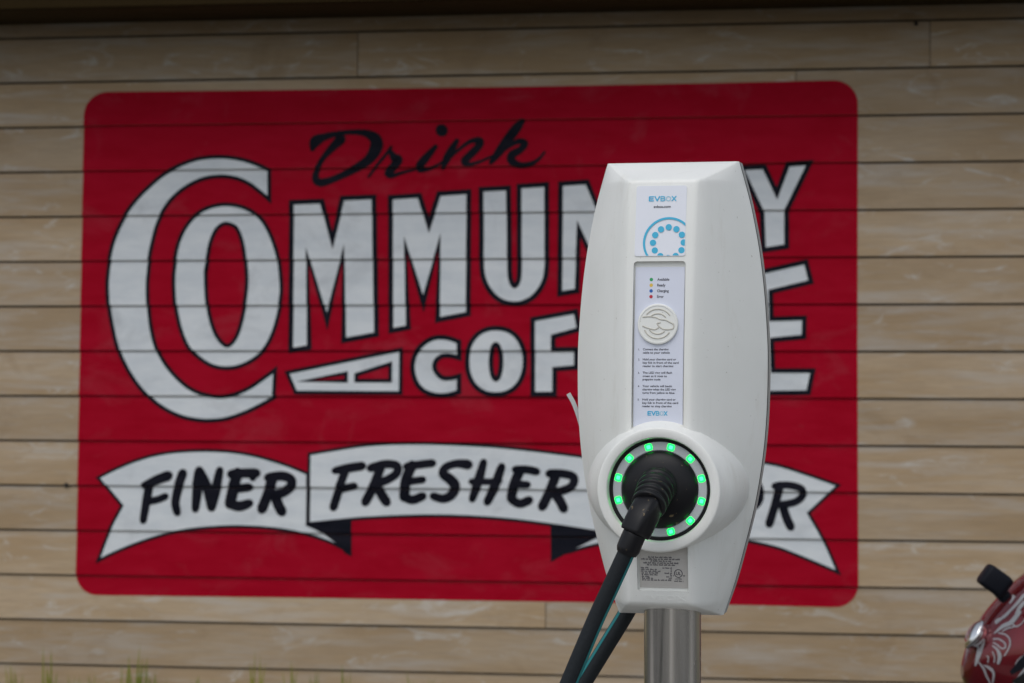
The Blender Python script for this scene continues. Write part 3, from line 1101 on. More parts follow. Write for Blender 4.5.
rc_x, rc_z, = fx(669.0), fz(242.3)
ringp = []
for i in range(72):
    a, b = 2 * math.pi * i / 72, 2 * math.pi * (i + 1) / 72
    r0, r1 = 23.6 / FS, 25.8 / FS
    ringp.append([(rc_x + r0 * math.cos(a), rc_z + r0 * math.sin(a)), (rc_x + r1 * math.cos(a), rc_z + r1 * math.sin(a)),
                  (rc_x + r1 * math.cos(b), rc_z + r1 * math.sin(b)), (rc_x + r0 * math.cos(b), rc_z + r0 * math.sin(b))])
for i in range(12):
    a = math.pi / 2 + 2 * math.pi * i / 12
    ringp.append([(rc_x + 15.6 / FS * math.cos(a) + 3.2 / FS * math.cos(t * math.pi / 10), rc_z + 15.6 / FS * math.sin(a) + 3.2 / FS * math.sin(t * math.pi / 10)) for t in range(20)])
ringp = [q for q in (clip_rect(p, cx0 + 0.0006, cx1 - 0.0006, cz0 + 0.0006, cz1) for p in ringp) if len(q) > 2]
print_mesh('dot_ring_mark', ringp, CO, M_CYANMID, card)

# long instruction label in the channel
ROW[0] = 340
lab = strip_plate('instruction_label', fx(633.6), fx(683.0), fz(436), fz(266.6), -REC + 0.0004, M_LABEL, stn, 16)
LO = -REC + 0.0006
for i, (mat, word, wd) in enumerate(((M_DOTG, 'Available', 12.2), (M_DOTY, 'Ready', 8.4), (M_DOTB, 'Charging', 11.8), (M_DOTR, 'Error', 6.8))):
    py = 279.2 + i * 5.75
    c = (fx(649.6), fz(py))
    print_mesh('status_dot', [[(c[0] + 1.75 / FS * math.cos(t * math.pi / 9), c[1] + 1.75 / FS * math.sin(t * math.pi / 9)) for t in range(18)]], LO, mat, lab)
    print_mesh('status_word', text_polys(word, fx(655.6), fz(py + 1.2), 0.0033, wd / FS, 0.022), LO, M_INK, lab)
steps = [['Connect the charging', 'cable to your vehicle'],
         ['Hold your charging card or', 'key fob in front of the card', 'reader to start charging'],
         ['The LED ring will flash', 'green as it goes to', 'preparing mode'],
         ['Your vehicle will begin', 'charging when the LED ring', 'turns from yellow to blue'],
         ['Hold your charging card or', 'key fob in front of the card', 'reader to stop charging']]
polys = []
py = 350.3
for i, lines in enumerate(steps):
    polys += text_polys('%d.' % (i + 1), fx(637.8), fz(py), 0.0022, None, 0.02)
    for ln in lines:
        polys += text_polys(ln, fx(642.4), fz(py), 0.0026, len(ln) * 1.30 / FS, 0.02)
        py += 3.35
    py += 3.35
print_mesh('instructions', polys, LO, M_INK, lab)
logo(fx(647.8), fx(667.6), fz(415.6), fz(411.2), LO, lab)

# round card reader disc with its hand emblem
rd = (fx(657.2), fz(324.2))
rr_ = 20.5 / FS


def disc_matrix(x, z, out):
    t = (front(x, z + 0.01) - front(x, z - 0.01)).normalized()
    n = Vector((0, t.z, -t.y)).normalized()
    if n.y > 0: n = -n
    xx = t.cross(n).normalized()
    m = Matrix((xx, t, n)).transposed().to_4x4()
    m.translation = front(x, z, out)
    if m.to_3x3().determinant() < 0:
        m = Matrix((-xx, t, n)).transposed().to_4x4(); m.translation = front(x, z, out)
    return m


DM = disc_matrix(rd[0], rd[1], -REC)
reader = lathe('card_reader', [(rr_, 0.0), (rr_, 0.0030), (rr_ * 0.985, 0.0038), (rr_ * 0.95, 0.0042), (rr_ * 0.90, 0.0042), (rr_ * 0.88, 0.0036), (0.0, 0.0036)], M_PLASTIC, DM, stn, 64)


def relief(name, sts, mat, parent, M, z, h):
    """raised lines on a disc"""
    v, f = [], []
    for j, st in enumerate(sts):
        path = [M @ Vector((a, b, z)) for a, b in catmull(st, 5)]
        tube_data(path, [h] * len(path), 8, verts=v, faces=f)
    return build(name, v, f, mat, parent, 50)


u = 1 / FS
arcp = lambda r, a0, a1, n=9: [(r * math.cos(R(a0 + (a1 - a0) * i / n)), r * math.sin(R(a0 + (a1 - a0) * i / n))) for i in range(n + 1)]
hand = [[(-15.5 * u, 7 * u), (-8 * u, 7.5 * u), (-2 * u, 6.5 * u), (3 * u, 4.5 * u), (8 * u, 4 * u), (12 * u, 2 * u), (16 * u, 0 * u)],
        [(16 * u, 0 * u), (15.5 * u, -4.5 * u), (9 * u, -5.5 * u), (3.5 * u, -4 * u), (-0.5 * u, 0.5 * u), (3 * u, 1.5 * u)],
        [(-15.5 * u, -2 * u), (-10 * u, -4 * u), (-3 * u, -5.5 * u), (1 * u, -3.5 * u)]]
arcs = [arcp(15 * u, 35, 140), arcp(10.5 * u, 40, 130), arcp(14.5 * u, 205, 325), arcp(10 * u, 215, 315)]
relief('hand_emblem', hand + arcs, M_GRIME, reader, DM, 0.0036, 0.00095)

# rating label and embossed name in the lower recess
ROW[0] = 572
spec = strip_plate('rating_label', fx(639.2), fx(687.0), fz(589), fz(540), -REC + 0.0004, M_SPEC, stn, 6)
polys = []
rnd = random.Random(3)


def print_line(x0, x1, py):
    """illegibly small print: word-length marks"""
    out, x = [], x0
    while x < x1 - 0.6:
        wv = min(rnd.uniform(1.6, 4.8), x1 - x)
        y = py
        a, b = fx(x), fx(x + wv)
        n = max(2, int(wv / 0.8))
        for i in range(n):
            xa = a + (b - a) * i / n; xb = a + (b - a) * (i + 0.62) / n
            hh = rnd.choice((1.15, 1.15, 1.6)) / FS
            out.append([(xa, fz(y)), (xb, fz(y)), (xb, fz(y) + hh), (xa, fz(y) + hh)])
        x += wv + 0.8
    return out


for i, (a, b) in enumerate(((648, 671.5), (640.8, 680), (650, 671), (643, 678.5), (646.5, 675))):
    polys += print_line(a, b, 558.6 + i * 1.95)
for i, (a, b, c) in enumerate(((640.2, 648, 662), (640.4, 656.5, 670), (640.4, 660, 670), (640.8, 657.5, 664), (641, 657, 669.5), (641, 649, 665.5), (641.2, 652.5, 668), (641.2, 671.5, 672))):
    polys += print_line(a, b, 569.4 + i * 1.78)
    if b < c < 671: polys += print_line(c, 671.5, 569.4 + i * 1.78)
polys += text_polys('UL', fx(677.7), fz(575.6), 0.0042, 5.0 / FS, 0.02, 'CENTER')
for i in range(30):
    a, b = 2 * math.pi * i / 30, 2 * math.pi * (i + 1) / 30
    polys.append([(fx(677.7) + r * u * math.cos(t), fz(574.0) + r * u * math.sin(t)) for r, t in ((3.6, a), (4.3, a), (4.3, b), (3.6, b))])
polys += text_polys('c', fx(673.3), fz(576.8), 0.0022, None, 0.02, 'RIGHT') + text_polys('us', fx(682.2), fz(576.8), 0.0022, None, 0.02)
polys += text_polys('LISTED', fx(677.7), fz(580.2), 0.0016, 7 / FS, 0.015, 'CENTER')
polys += print_line(673.6, 682.6, 582.6)
print_mesh('rating_print', polys, -REC + 0.0006, M_INK, spec)


def emboss(s, x0, x1, z, h):
    v, f = [], []
    bm = bmesh.new()
    for t in text_polys(s, x0, z, h, x1 - x0, 0.02):
        a = [bm.verts.new(front(x, zz, 0.0006)) for x, zz in t]
        bm.faces.new(a)
    bmesh.ops.remove_doubles(bm, verts=bm.verts[:], dist=1e-6)
    r = bmesh.ops.extrude_face_region(bm, geom=bm.faces[:])
    bmesh.ops.translate(bm, vec=(0, 0.001, 0), verts=[e for e in r['geom'] if isinstance(e, bmesh.types.BMVert)])
    return from_bm('embossed_name', bm, M_PLASTIC, stn)


emboss('EVBOX', fx(643.5), fx(685.0), fz(601.2), 0.0060)

# socket: flared housing, bezel, light ring, LEDs
ROW[0] = 489
SKX, SKZ = fx(660.4), fz(489.0)
sk_m = Matrix(((1, 0, 0), (0, 0, -1), (0, 1, 0))).to_4x4()
sk_m.translation = front(SKX, SKZ, 0.0)
dz = fdepth(SKZ)
SU = (CH_D - dz - 0.012) / F                    # metres per photo unit at the bezel
hous = [(0.1075, -0.105), (0.1065, -0.085), (0.1035, -0.060), (0.0980, -0.034), (0.0910, -0.012), (0.0838, 0.003), (0.0800, 0.0115), (0.0792, 0.0150), (0.0782, 0.0163), (0.0770, 0.0167), (0.074, 0.0168),
        (0.0680, 0.0166), (0.0668, 0.0160), (0.0662, 0.0145), (0.0650, 0.004), (0.0645, 0.0)]
housing = lathe('socket_housing', hous, M_PLASTIC, sk_m, stn, 128, 50)
inv = sk_m.inverted()
for vtx in housing.data.vertices:               # the flare widens only sideways: an oval root on a round mouth
    q = inv @ vtx.co
    r = math.hypot(q.x, q.y)
    if r > 0.0800 or q.z < 0.0:
        lim = 0.0800 + 0.0105 * max(0.0, q.y / max(r, 1e-6)) ** 2
        q.y *= min(1.0, lim / r) if r > 0.08 else 1.0
        q.x -= 0.055 * max(0.0, -q.z)
        vtx.co = sk_m @ q
for p in housing.data.polygons: p.use_smooth = True
housing.data.set_sharp_from_angle(angle=R(50))
lathe('rim', [(0.0662, 0.0045), (0.0655, 0.0062), (0.0635, 0.0066), (0.0612, 0.0056), (0.0605, 0.003)], M_PLUG, sk_m, stn, 96)
ring = lathe('light_ring', [(0.0610, 0.0040), (0.0600, 0.0048), (0.0505, 0.0048), (0.0495, 0.0040)], M_RING, sk_m, stn, 96)
for i in range(12):
    a0 = R(15 + 30 * i)
    rc = 0.0555
    sq = round_rect(-0.0043, 0.0043, -0.0046, 0.0046, 0.0024, 4)
    c, s = math.cos(a0), math.sin(a0)
    P = lambda x, y, h: sk_m @ Vector((rc * c + x * c - y * s, rc * s + x * s + y * c, h))
    n = len(sq)
    v = [P(x, y, 0.0047) for x, y in sq] + [P(x, y, 0.0054) for x, y in sq] + [P(0, 0, 0.0054)]
    f = [(j, (j + 1) % n, n + (j + 1) % n, n + j) for j in range(n)] + [(n + j, n + (j + 1) % n, 2 * n) for j in range(n)]
    led = build('led', v, f, M_LED, ring)
    k = 0.55
    v = [P(x * k, y * k, 0.0056) for x, y in sq]
    build('led_core', v, [tuple(range(n))], M_LEDC, ring)
lathe('socket_face', [(0.0496, 0.0025), (0.0494, 0.0055), (0.046, 0.0095), (0.038, 0.0140), (0.028, 0.0168), (0.0205, 0.0175), (0.0200, 0.0160), (0.0195, 0.0080), (0.0, 0.0080)], M_PLUG, sk_m, stn, 80, 45)

# ------------------------------------------------------------------ cables
def cable(name, pts, radius, stripe_dir, plug=False):
    """jacket and stripe along a path of world points"""
    path = [Vector(p) for p in catmull([tuple(p) for p in pts], 8)]
    return path


SW = stn.matrix_basis if False else Matrix.Translation((CH_X, CH_D, 0)) @ Matrix.Rotation(YAW, 4, 'Z')
s0 = SW @ (sk_m @ Vector((-0.001, 0.004, 0.006)))
plug_path = [s0, at(656.2, 488.0, 3.052), at(651.8, 498.0, 3.030), at(647.0, 508.5, 3.014), at(641.5, 519.5, 3.006), at(635.0, 533.0, 3.003), at(630.2, 544.0, 3.003), at(626.4, 553.5, 3.004)]
cab_path = [at(629.5, 545, 3.004), at(625.0, 555.5, 3.005), at(614.0, 579.5, 3.009), at(597.5, 615, 3.016), at(582.5, 650, 3.02), at(567.0, 687, 3.025), at(540, 752, 3.03),
            Vector((-0.08, 3.02, 0.62)), Vector((-0.24, 3.0, 0.30)), Vector((-0.42, 2.98, 0.09)), Vector((-0.62, 2.96, 0.018)), Vector((-0.9, 2.9, 0.012)), Vector((-1.6, 2.6, 0.012)), Vector((-2.6, 2.0, 0.012))]
cb = empty('charging_cable', (cab_path[-3].x, cab_path[-3].y, 0))
tag(cb, 'black charging cable with a thick ridged plug pushed into the green lit socket', 'cable')
INV = Matrix.Translation(cb.location).inverted()


def stripe(name, path, r, side, mat, parent, inv, spread=0.42):
    """a coloured line along the jacket on the side of it that faces `side`"""
    fr = frames(path)
    v, f = [], []
    n = 5
    for p, (t, nn, b) in zip(path, fr):
        d = (side - t * side.dot(t)).normalized()
        e = t.cross(d)
        for k in range(n):
            a = -spread + 2 * spread * k / (n - 1)
            v.append(inv @ (p + (d * math.cos(a) + e * math.sin(a)) * (r + 0.0005)))
    for i in range(len(path) - 1):
        for k in range(n - 1):
            f.append((i * n + k, i * n + k + 1, (i + 1) * n + k + 1, (i + 1) * n + k))
    return build(name, v, f, mat, parent, 60)


CP = [Vector(p) for p in catmull([tuple(p) for p in cab_path], 10)]
jr = 0.0108
jk = tube('jacket', [INV @ p for p in CP], jr, M_CABLE, cb, 24)
stripe('stripe', CP, jr, Vector((0.84, -0.54, 0.0)), M_TEAL, jk, INV, 0.27)
# ridged boot and handle
PP = [Vector(p) for p in catmull([tuple(p) for p in plug_path], 16)]
L = [0.0]
for a, b in zip(PP[:-1], PP[1:]): L.append(L[-1] + (b - a).length)
LT_ = L[-1]
i_boot = next(i for i, l in enumerate(L) if l > LT_ * 0.50)
i_fer = next(i for i, l in enumerate(L) if l > LT_ * 0.80)
rad = []
for i in range(i_boot + 1):
    t = L[i] / L[i_boot]
    rad.append(0.0172 + 0.0012 * t + 0.0014 * max(-0.6, math.sin(t * 6.5 * 2 * math.pi)) * (1 if t > 0.12 else 0))
# resample the boot finely so that the ridges read
def resample(path, n):
    ls = [0.0]
    for a, b in zip(path[:-1], path[1:]): ls.append(ls[-1] + (b - a).length)
    out, j = [], 0
    for i in range(n):
        d = ls[-1] * i / (n - 1)
        while j < len(ls) - 2 and ls[j + 1] < d: j += 1
        out.append(path[j].lerp(path[j + 1], (d - ls[j]) / max(ls[j + 1] - ls[j], 1e-9)))
    return out


bp_ = resample(PP[:i_boot + 1], 90)
br = []
for i in range(90):
    t = i / 89
    rg = math.sin(t * 6.5 * 2 * math.pi)
    br.append(0.0235 - 0.0030 * t + 0.0018 * max(-1, min(1, rg * 1.8)) * (1 if t > 0.15 else t / 0.15))
tube('boot', [INV @ p for p in bp_], br, M_PLUG, cb, 32, 70)
hp = resample(PP[i_boot - 1:i_fer + 1], 30)


def squircle_tube(name, path, half, mat, parent, seg=32, p=3.6, smooth=50):
    """rounded-square section body along a path, half sizes per point"""
    fr = frames(path)
    v, f = [], []
    for q, h, (t, n, b) in zip(path, half, fr):
        for k in range(seg):
            a = 2 * math.pi * k / seg
            c, s = math.cos(a), math.sin(a)
            v.append(q + n * math.copysign(abs(c) ** (2 / p), c) * h[0] + b * math.copysign(abs(s) ** (2 / p), s) * h[1])
    for i in range(len(path) - 1):
        for k in range(seg):
            q2 = (k + 1) % seg
            f.append((i * seg + k, i * seg + q2, (i + 1) * seg + q2, (i + 1) * seg + k))
    f.append(tuple(range(seg))[::-1]); f.append(tuple((len(path) - 1) * seg + k for k in range(seg)))
    return build(name, v, f, mat, parent, smooth)


hh = []
for i in range(30):
    t = i / 29
    e = min(1, t / 0.06, (1 - t) / 0.05)
    hh.append((0.0158 + 0.003 * math.sin(t * 2.2) + 0.001 * e - 0.001, (0.0172 - 0.0012 * t) * (0.94 + 0.06 * e)))
squircle_tube('plug_handle', [INV @ p for p in hp], hh, M_PLUG, cb)
fp = resample(PP[i_fer - 1:], 16)
tube('collar', [INV @ p for p in fp], [0.0148 if 0 < i < 13 else (0.0138 if i == 0 else 0.0148 - 0.0007 * (i - 12)) for i in range(16)], M_PLUG, cb, 28, 50)

c2p = [at(650, 560, 3.245), at(638, 590, 3.25), at(627, 612, 3.255), at(605, 648, 3.26), at(583, 684, 3.265), at(545, 748, 3.27),
       Vector((-0.06, 3.26, 0.55)), Vector((-0.22, 3.22, 0.25)), Vector((-0.4, 3.18, 0.07)), Vector((-0.6, 3.15, 0.014)), Vector((-1.0, 3.2, 0.012)), Vector((-1.8, 3.3, 0.012)), Vector((-2.8, 3.2, 0.012))]
cb2 = empty('charging_cable', (c2p[-3].x, c2p[-3].y, 0))
tag(cb2, 'black cable with a teal edge coming down from behind the base of the white charger', 'cable')
INV2 = Matrix.Translation(cb2.location).inverted()
CP2 = [Vector(p) for p in catmull([tuple(p) for p in c2p], 10)]
jk2 = tube('jacket', [INV2 @ p for p in CP2], 0.0112, M_CABLE, cb2, 24)
stripe('stripe', CP2, 0.0112, Vector((-0.88, -0.47, 0.0)), M_TEAL, jk2, INV2, 0.22)

# nylon strap end behind the charger's left edge
tp = [Vector(p) for p in catmull([tuple(at(585, 440, 3.235)), tuple(at(579, 418, 3.235)), tuple(at(574, 404, 3.232)), tuple(at(568.3, 393.5, 3.228))], 6)]
v, f = [], []
for i, p in enumerate(tp):
    a, b = tp[max(i - 1, 0)], tp[min(i + 1, len(tp) - 1)]
    t = (b - a).normalized()
    n = t.cross(Vector((0, 1, 0))).normalized()
    for s, d in ((-1, -0.0006), (1, -0.0006), (1, 0.0006), (-1, 0.0006)):
        v.append(p + n * s * 0.0029 + Vector((0, d, 0)))
for i in range(len(tp) - 1):
    for k in range(4):
        q = (k + 1) % 4
        f.append((i * 4 + k, i * 4 + q, (i + 1) * 4 + q, (i + 1) * 4 + k))
f += [(0, 1, 2, 3), tuple((len(tp) - 1) * 4 + k for k in (3, 2, 1, 0))]
o = build('cable_tie', v, f, M_TIE)
tag(o, 'curved white nylon strap end poking out behind the charger', 'cable tie')

# ------------------------------------------------------------------ grass at the foot of the wall
def grass_material():
    t = NT('grass_blades')
    f = t.noise(t.coords(), 3.0, 3)
    t.base(t.mix(t.ramp(f, [(0.35, 0), (0.65, 1)]), (0.15, 0.18, 0.02), (0.27, 0.24, 0.04)))
    t.set(rough=0.6, spec=0.3)
    return t.m


gv, gf = [], []


def blade(u, off, h, lean, w, az):
    b = len(gv)
    base = Vector((P0.x, P0.y)) + WT * u + Vector((WT.y, -WT.x)) * off
    dx = Vector((math.cos(az), math.sin(az)))
    for i in range(5):
        t = i / 4
        c = base + dx * lean * t * t
        ww = w * (1 - t) ** 0.7
        z = h * t * (1 - 0.15 * (lean / h) * t)
        gv.append((c.x - ww * 0.5, c.y, z)); gv.append((c.x + ww * 0.5, c.y, z))
    for i in range(4):
        gf.append((b + 2 * i, b + 2 * i + 1, b + 2 * i + 3, b + 2 * i + 2))


rg = random.Random(21)
for i in range(5200):                          # short turf
    u = rg.uniform(-3, 8)
    blade(u, rg.uniform(0.03, 1.3), rg.uniform(0.04, 0.13), rg.uniform(0.0, 0.06), rg.uniform(0.004, 0.007), rg.uniform(0, 6.28))
tall = [(24, 652), (54, 636), (59, 655), (133, 646), (146, 634), (160, 661), (298, 649), (263, 640), (320, 660), (352, 655), (398, 672), (415, 663), (437, 668), (445, 671), (85, 668), (102, 672), (205, 668), (62, 672),
        (232, 676), (370, 676), (520, 676), (480, 678), (560, 674), (610, 679), (735, 677), (780, 672), (860, 679), (905, 676)]
for px, py in tall:
    u, v_ = wall_uv(px, py)
    for k in range(rg.randint(3, 6)):
        h = (v_ + CAM_H) * (0.95 if k == 0 else rg.uniform(0.76, 0.93))
        blade(u + rg.uniform(-0.016, 0.016), rg.uniform(0.06, 0.14), h, rg.uniform(0, 0.03), rg.uniform(0.011, 0.017), rg.uniform(0, 6.28))
for i in range(700):
    u = rg.uniform(-2, 6)
    blade(u, rg.uniform(0.05, 0.3), rg.uniform(0.13, 0.235), rg.uniform(0.0, 0.07), rg.uniform(0.006, 0.012), rg.uniform(0, 6.28))
go = build('grass', gv, gf, grass_material())
tag(go, 'uncut yellow green grass growing along the foot of the siding wall', 'grass', kind='stuff')

# ------------------------------------------------------------------ motorcycle, its nose at the right edge
BK_D = 5.8
BS = F / BK_D
BX0 = (962 - CX) / BS
bike = empty('motorcycle', (BX0 + 0.9, BK_D, 0))
tag(bike, 'red motorcycle with silver flame graphics and chrome light, parked before the wall', 'motorcycle')
bx = lambda px: (px - 962) / BS - 0.9           # bike x, measured at its middle plane
bz = lambda py: CAM_H - (py - HY) / BS
M_BRED = NT('red_metallic_paint')
M_BRED.base(M_BRED.mix(M_BRED.noise(M_BRED.coords(), 14, 3), (0.10, 0.0008, 0.005), (0.17, 0.002, 0.009)))
M_BRED.set(rough=0.22, coat=0.8, metal=0.6, spec=0.3)
M_BRED = M_BRED.m
M_SILVER = plain('silver_decal', (0.27, 0.27, 0.28), 0.3, coat=0.6)
M_CHROME = plain('chrome', (0.78, 0.78, 0.78), 0.06, metal=1.0, var=0.02)
M_BBLACK = plain('black_bike_plastic', (0.007, 0.008, 0.012), 0.45, spec=0.10)
M_TYRE = plain('tyre_rubber', (0.018, 0.018, 0.018), 0.85)
M_SEAT = plain('black_seat_vinyl', (0.01, 0.01, 0.01), 0.6, spec=0.15)
M_ENG = plain('engine_alloy', (0.30, 0.30, 0.30), 0.4, metal=0.9)
M_SCREEN = NT('smoked_windscreen'); M_SCREEN.base((0.08, 0.08, 0.09)); M_SCREEN.set(rough=0.08, trans=0.75, ior=1.3); M_SCREEN = M_SCREEN.m

# cowl sections: x, top, bottom, half width
CW = [(0.0, 0.728, 0.700, 0.020), (0.012, 0.765, 0.672, 0.050), (0.03, 0.806, 0.652, 0.078), (0.055, 0.846, 0.628, 0.105), (0.091, 0.888, 0.598, 0.132), (0.12, 0.915, 0.578, 0.150),
      (0.15, 0.942, 0.556, 0.166), (0.22, 0.990, 0.515, 0.192), (0.32, 1.03, 0.475, 0.212), (0.45, 1.03, 0.445, 0.220), (0.56, 0.97, 0.435, 0.205), (0.62, 0.88, 0.45, 0.15)]


def cowl_at(x):
    for a, b in zip(CW[:-1], CW[1:]):
        if a[0] <= x <= b[0]:
            t = (x - a[0]) / (b[0] - a[0])
            return tuple(p + (q - p) * t for p, q in zip(a, b))
    return CW[0] if x < 0 else CW[-1]


def cowl_y(x, h):
    _, t, b, w = cowl_at(x)
    s = max(-1, min(1, (h - (t + b) / 2) / ((t - b) / 2)))
    return w * max(0.0, 1 - abs(s) ** 2.5) ** (1 / 2.5)


def loft(name, secs, mat, parent, seg=36, p=2.5, smooth=60, off=-0.9):
    v, f = [], []
    for x, t, b, w in secs:
        for k in range(seg):
            a = 2 * math.pi * k / seg
            c, s = math.cos(a), math.sin(a)
            v.append((x + off, w * math.copysign(abs(c) ** (2 / p), c), (t + b) / 2 + (t - b) / 2 * math.copysign(abs(s) ** (2 / p), s)))
    n = len(secs)
    for i in range(n - 1):
        for k in range(seg):
            q = (k + 1) % seg
            f.append((i * seg + k, i * seg + q, (i + 1) * seg + q, (i + 1) * seg + k))
    f.append(tuple(range(seg))); f.append(tuple((n - 1) * seg + k for k in range(seg))[::-1])
    o = build(name, v, f, mat, parent, smooth)
    bm = bmesh.new(); bm.from_mesh(o.data); bmesh.ops.recalc_face_normals(bm, faces=bm.faces[:]); bm.to_mesh(o.data); bm.free()
    return o


def dense(secs, n=4):
    return [tuple(p) for p in catmull(secs, n)]


CW = dense(CW, 3)
cowl = loft('fairing', CW, M_BRED, bike)
# flame graphics on the near side, laid on the cowl surface
z2, z3_ = (954, 553, 9.757), (954, 613, 9.757)   # origins and scale of the graphics' measures
gl = [S([(372, -20, 10), (345, 80, 30), (305, 190, 44), (275, 300, 50), (245, 400, 44), (210, 510, 18)], 30, *z3_),
      S([(683, 290, 60), (610, 390, 50), (550, 450, 32), (490, 520, 12)], 40, *z2),
      S([(700, 415, 26), (620, 500, 26), (540, 580, 22), (450, 660, 20), (415, 690, 16)], 20, *z2),
      S([(640, -10, 40), (560, 90, 44), (480, 130, 36), (395, 200, 10)], 30, *z3_),
      S([(415, 90, 14), (440, 70, 20), (500, 40, 18), (560, -20, 16)], 16, *z3_),
      S([(440, 195), (500, 210), (540, 250), (545, 310), (520, 370), (490, 415)], 15, *z3_),
      S([(385, 255), (440, 255), (495, 295), (500, 335), (465, 345), (420, 310), (385, 290)], 15, *z3_),
      S([(375, 320, 12), (420, 355, 24), (445, 420, 40), (430, 490, 26)], 14, *z3_),
      S([(375, 380), (395, 430), (390, 480)], 13, *z3_), S([(320, 420), (335, 430), (330, 480)], 12, *z3_),
      S([(240, 480, 14), (290, 545, 20), (310, 600, 18), (350, 680, 14)], 14, *z3_),
      S([(290, 510, 10), (350, 540, 30), (385, 590, 22), (375, 680, 14)], 14, *z3_),
      S([(690, 340, 20), (620, 430, 16), (560, 500, 8)], 14, *z2), S([(690, 480, 30), (640, 540, 34), (600, 600, 12)], 20, *z2),
      S([(560, 90, 12), (600, 130, 16), (650, 110, 10), (690, 60, 8)], 12, *z3_), S([(470, 180, 10), (520, 150, 16), (600, 130, 10)], 12, *z3_),
      S([(590, 520, 8), (620, 460, 10), (690, 400, 8)], 9, *z3_),
      S([(700, 545, 40), (640, 620, 36), (590, 690, 30)], 30, *z3_), S([(690, 660, 40), (650, 700, 40)], 30, *z3_)]


def on_flank(px, py, lift):
    """where the sight line through a photo measure meets the near flank of the cowl"""
    y = 0.0
    for _ in range(4):
        k = (BK_D - y) / BK_D
        X = (px - CX) / BS * k - BX0
        h = CAM_H - (py - HY) / BS * k
        y = cowl_y(X, h)
    return (X - 0.9, -(y + lift), h), y > 0.004


def flank_patch(pts, name, mat):
    v, f = [], []
    tris = tess([T(pts, *z3_)])
    mid = lambda a, b: ((a[0] + b[0]) / 2, (a[1] + b[1]) / 2)
    for _ in range(3):                         # finer triangles follow the curved flank
        tris = [q for a, b, c in tris for q in ((a, mid(a, b), mid(c, a)), (mid(a, b), b, mid(b, c)), (mid(c, a), mid(b, c), c), (mid(a, b), mid(b, c), mid(c, a)))]
    for t in tris:
        b = len(v)
        v += [on_flank(p[0], p[1], 0.0030)[0] for p in t]
        f.append((b, b + 1, b + 2))
    build(name, v, f, mat, cowl)


VENTS = [([(700, 380), (700, 520), (640, 560), (560, 600), (540, 570), (580, 520)], 'air_vent', M_BBLACK),
         ([(560, 660), (640, 610), (700, 560), (700, 700), (600, 700)], 'side_panel', M_SEAT)]
v, f = [], []
for j, st in enumerate(gl):
    for q, poly in enumerate(stroke2d(st, 5)):
        b = len(v)
        ok = True
        pts = []
        for px, py in poly:
            p, on = on_flank(px, py, 0.0012 + j * 0.00008 + (q % 2) * 2e-5)
            ok = ok and on
            pts.append(p)
        if ok:
            v += pts; f.append(tuple(range(b, b + len(poly))))
build('flame_graphic', v, f, M_SILVER, cowl)
for pts, nm, mt in VENTS: flank_patch(pts, nm, mt)
# chrome light on the nose
lm = Matrix.Translation((bx(970.0), -0.045, bz(631.5))) @ Matrix.Rotation(R(-60), 4, 'Y') @ Matrix.Scale(0.85, 4)
hl = lathe('headlight', [(0.0, 0.016), (0.018, 0.0145), (0.032, 0.010), (0.040, 0.004), (0.043, 0.0), (0.041, -0.012), (0.03, -0.03), (0.0, -0.036)], M_CHROME, lm, bike, 40, 70)
lathe('bezel', [(0.040, 0.004), (0.0455, 0.002), (0.0455, -0.006), (0.040, -0.010)], M_CHROME, lm, hl, 40, 70, close=True)
# black mirror on its stalk
bm = bmesh.new()
rot = Matrix.Rotation(R(36), 3, 'Y')
add_box(bm, bx(995.5) - 0.034, -0.155, bz(579.8) + 0.014, 0.064, 0.056, 0.054, 0.010, rot, 3)
mir = from_bm('mirror', bm, M_BBLACK, bike, 40)
bm = bmesh.new()
add_box(bm, bx(1004.5) - 0.034, -0.155, bz(586) + 0.014, 0.022, 0.045, 0.050, 0.008, rot, 3)
from_bm('mirror_back', bm, M_BBLACK, mir, 40)
bm = bmesh.new()
add_box(bm, bx(1003.5) - 0.034, -0.15, bz(593) + 0.013, 0.036, 0.03, 0.030, 0.008, Matrix.Rotation(R(48), 3, 'Y'), 3)
from_bm('mirror_stalk', bm, M_BBLACK, mir, 40)
# screen, tank, seat, tail
loft('windscreen', dense([(0.24, 1.005, 0.985, 0.10), (0.34, 1.10, 1.02, 0.15), (0.46, 1.18, 1.03, 0.17), (0.52, 1.19, 1.04, 0.165)], 3), M_SCREEN, bike)
loft('fuel_tank', dense([(0.66, 0.86, 0.72, 0.09), (0.74, 0.96, 0.70, 0.15), (0.90, 0.99, 0.70, 0.165), (1.06, 0.92, 0.70, 0.13), (1.14, 0.84, 0.71, 0.09)], 4), M_BRED, bike)
loft('seat', dense([(1.08, 0.82, 0.74, 0.09), (1.22, 0.82, 0.74, 0.14), (1.45, 0.84, 0.75, 0.14), (1.62, 0.90, 0.80, 0.12), (1.78, 0.93, 0.84, 0.09)], 4), M_SEAT, bike)
loft('tail', dense([(1.35, 0.76, 0.64, 0.10), (1.60, 0.83, 0.68, 0.11), (1.85, 0.90, 0.78, 0.08), (1.96, 0.90, 0.84, 0.04)], 4), M_BRED, bike)
for q in range(7):                               # cooling fins on the cylinder
    bm = bmesh.new()
    add_box(bm, 0.83 - 0.9, 0, 0.50 + q * 0.028, 0.30, 0.40, 0.010, 0.004)
    from_bm('cooling_fin', bm, M_ENG, bike)
loft('engine', dense([(0.60, 0.62, 0.34, 0.13), (0.66, 0.68, 0.26, 0.17), (0.95, 0.70, 0.22, 0.18), (1.10, 0.60, 0.26, 0.16), (1.18, 0.50, 0.32, 0.12)], 3), M_ENG, bike, p=5)
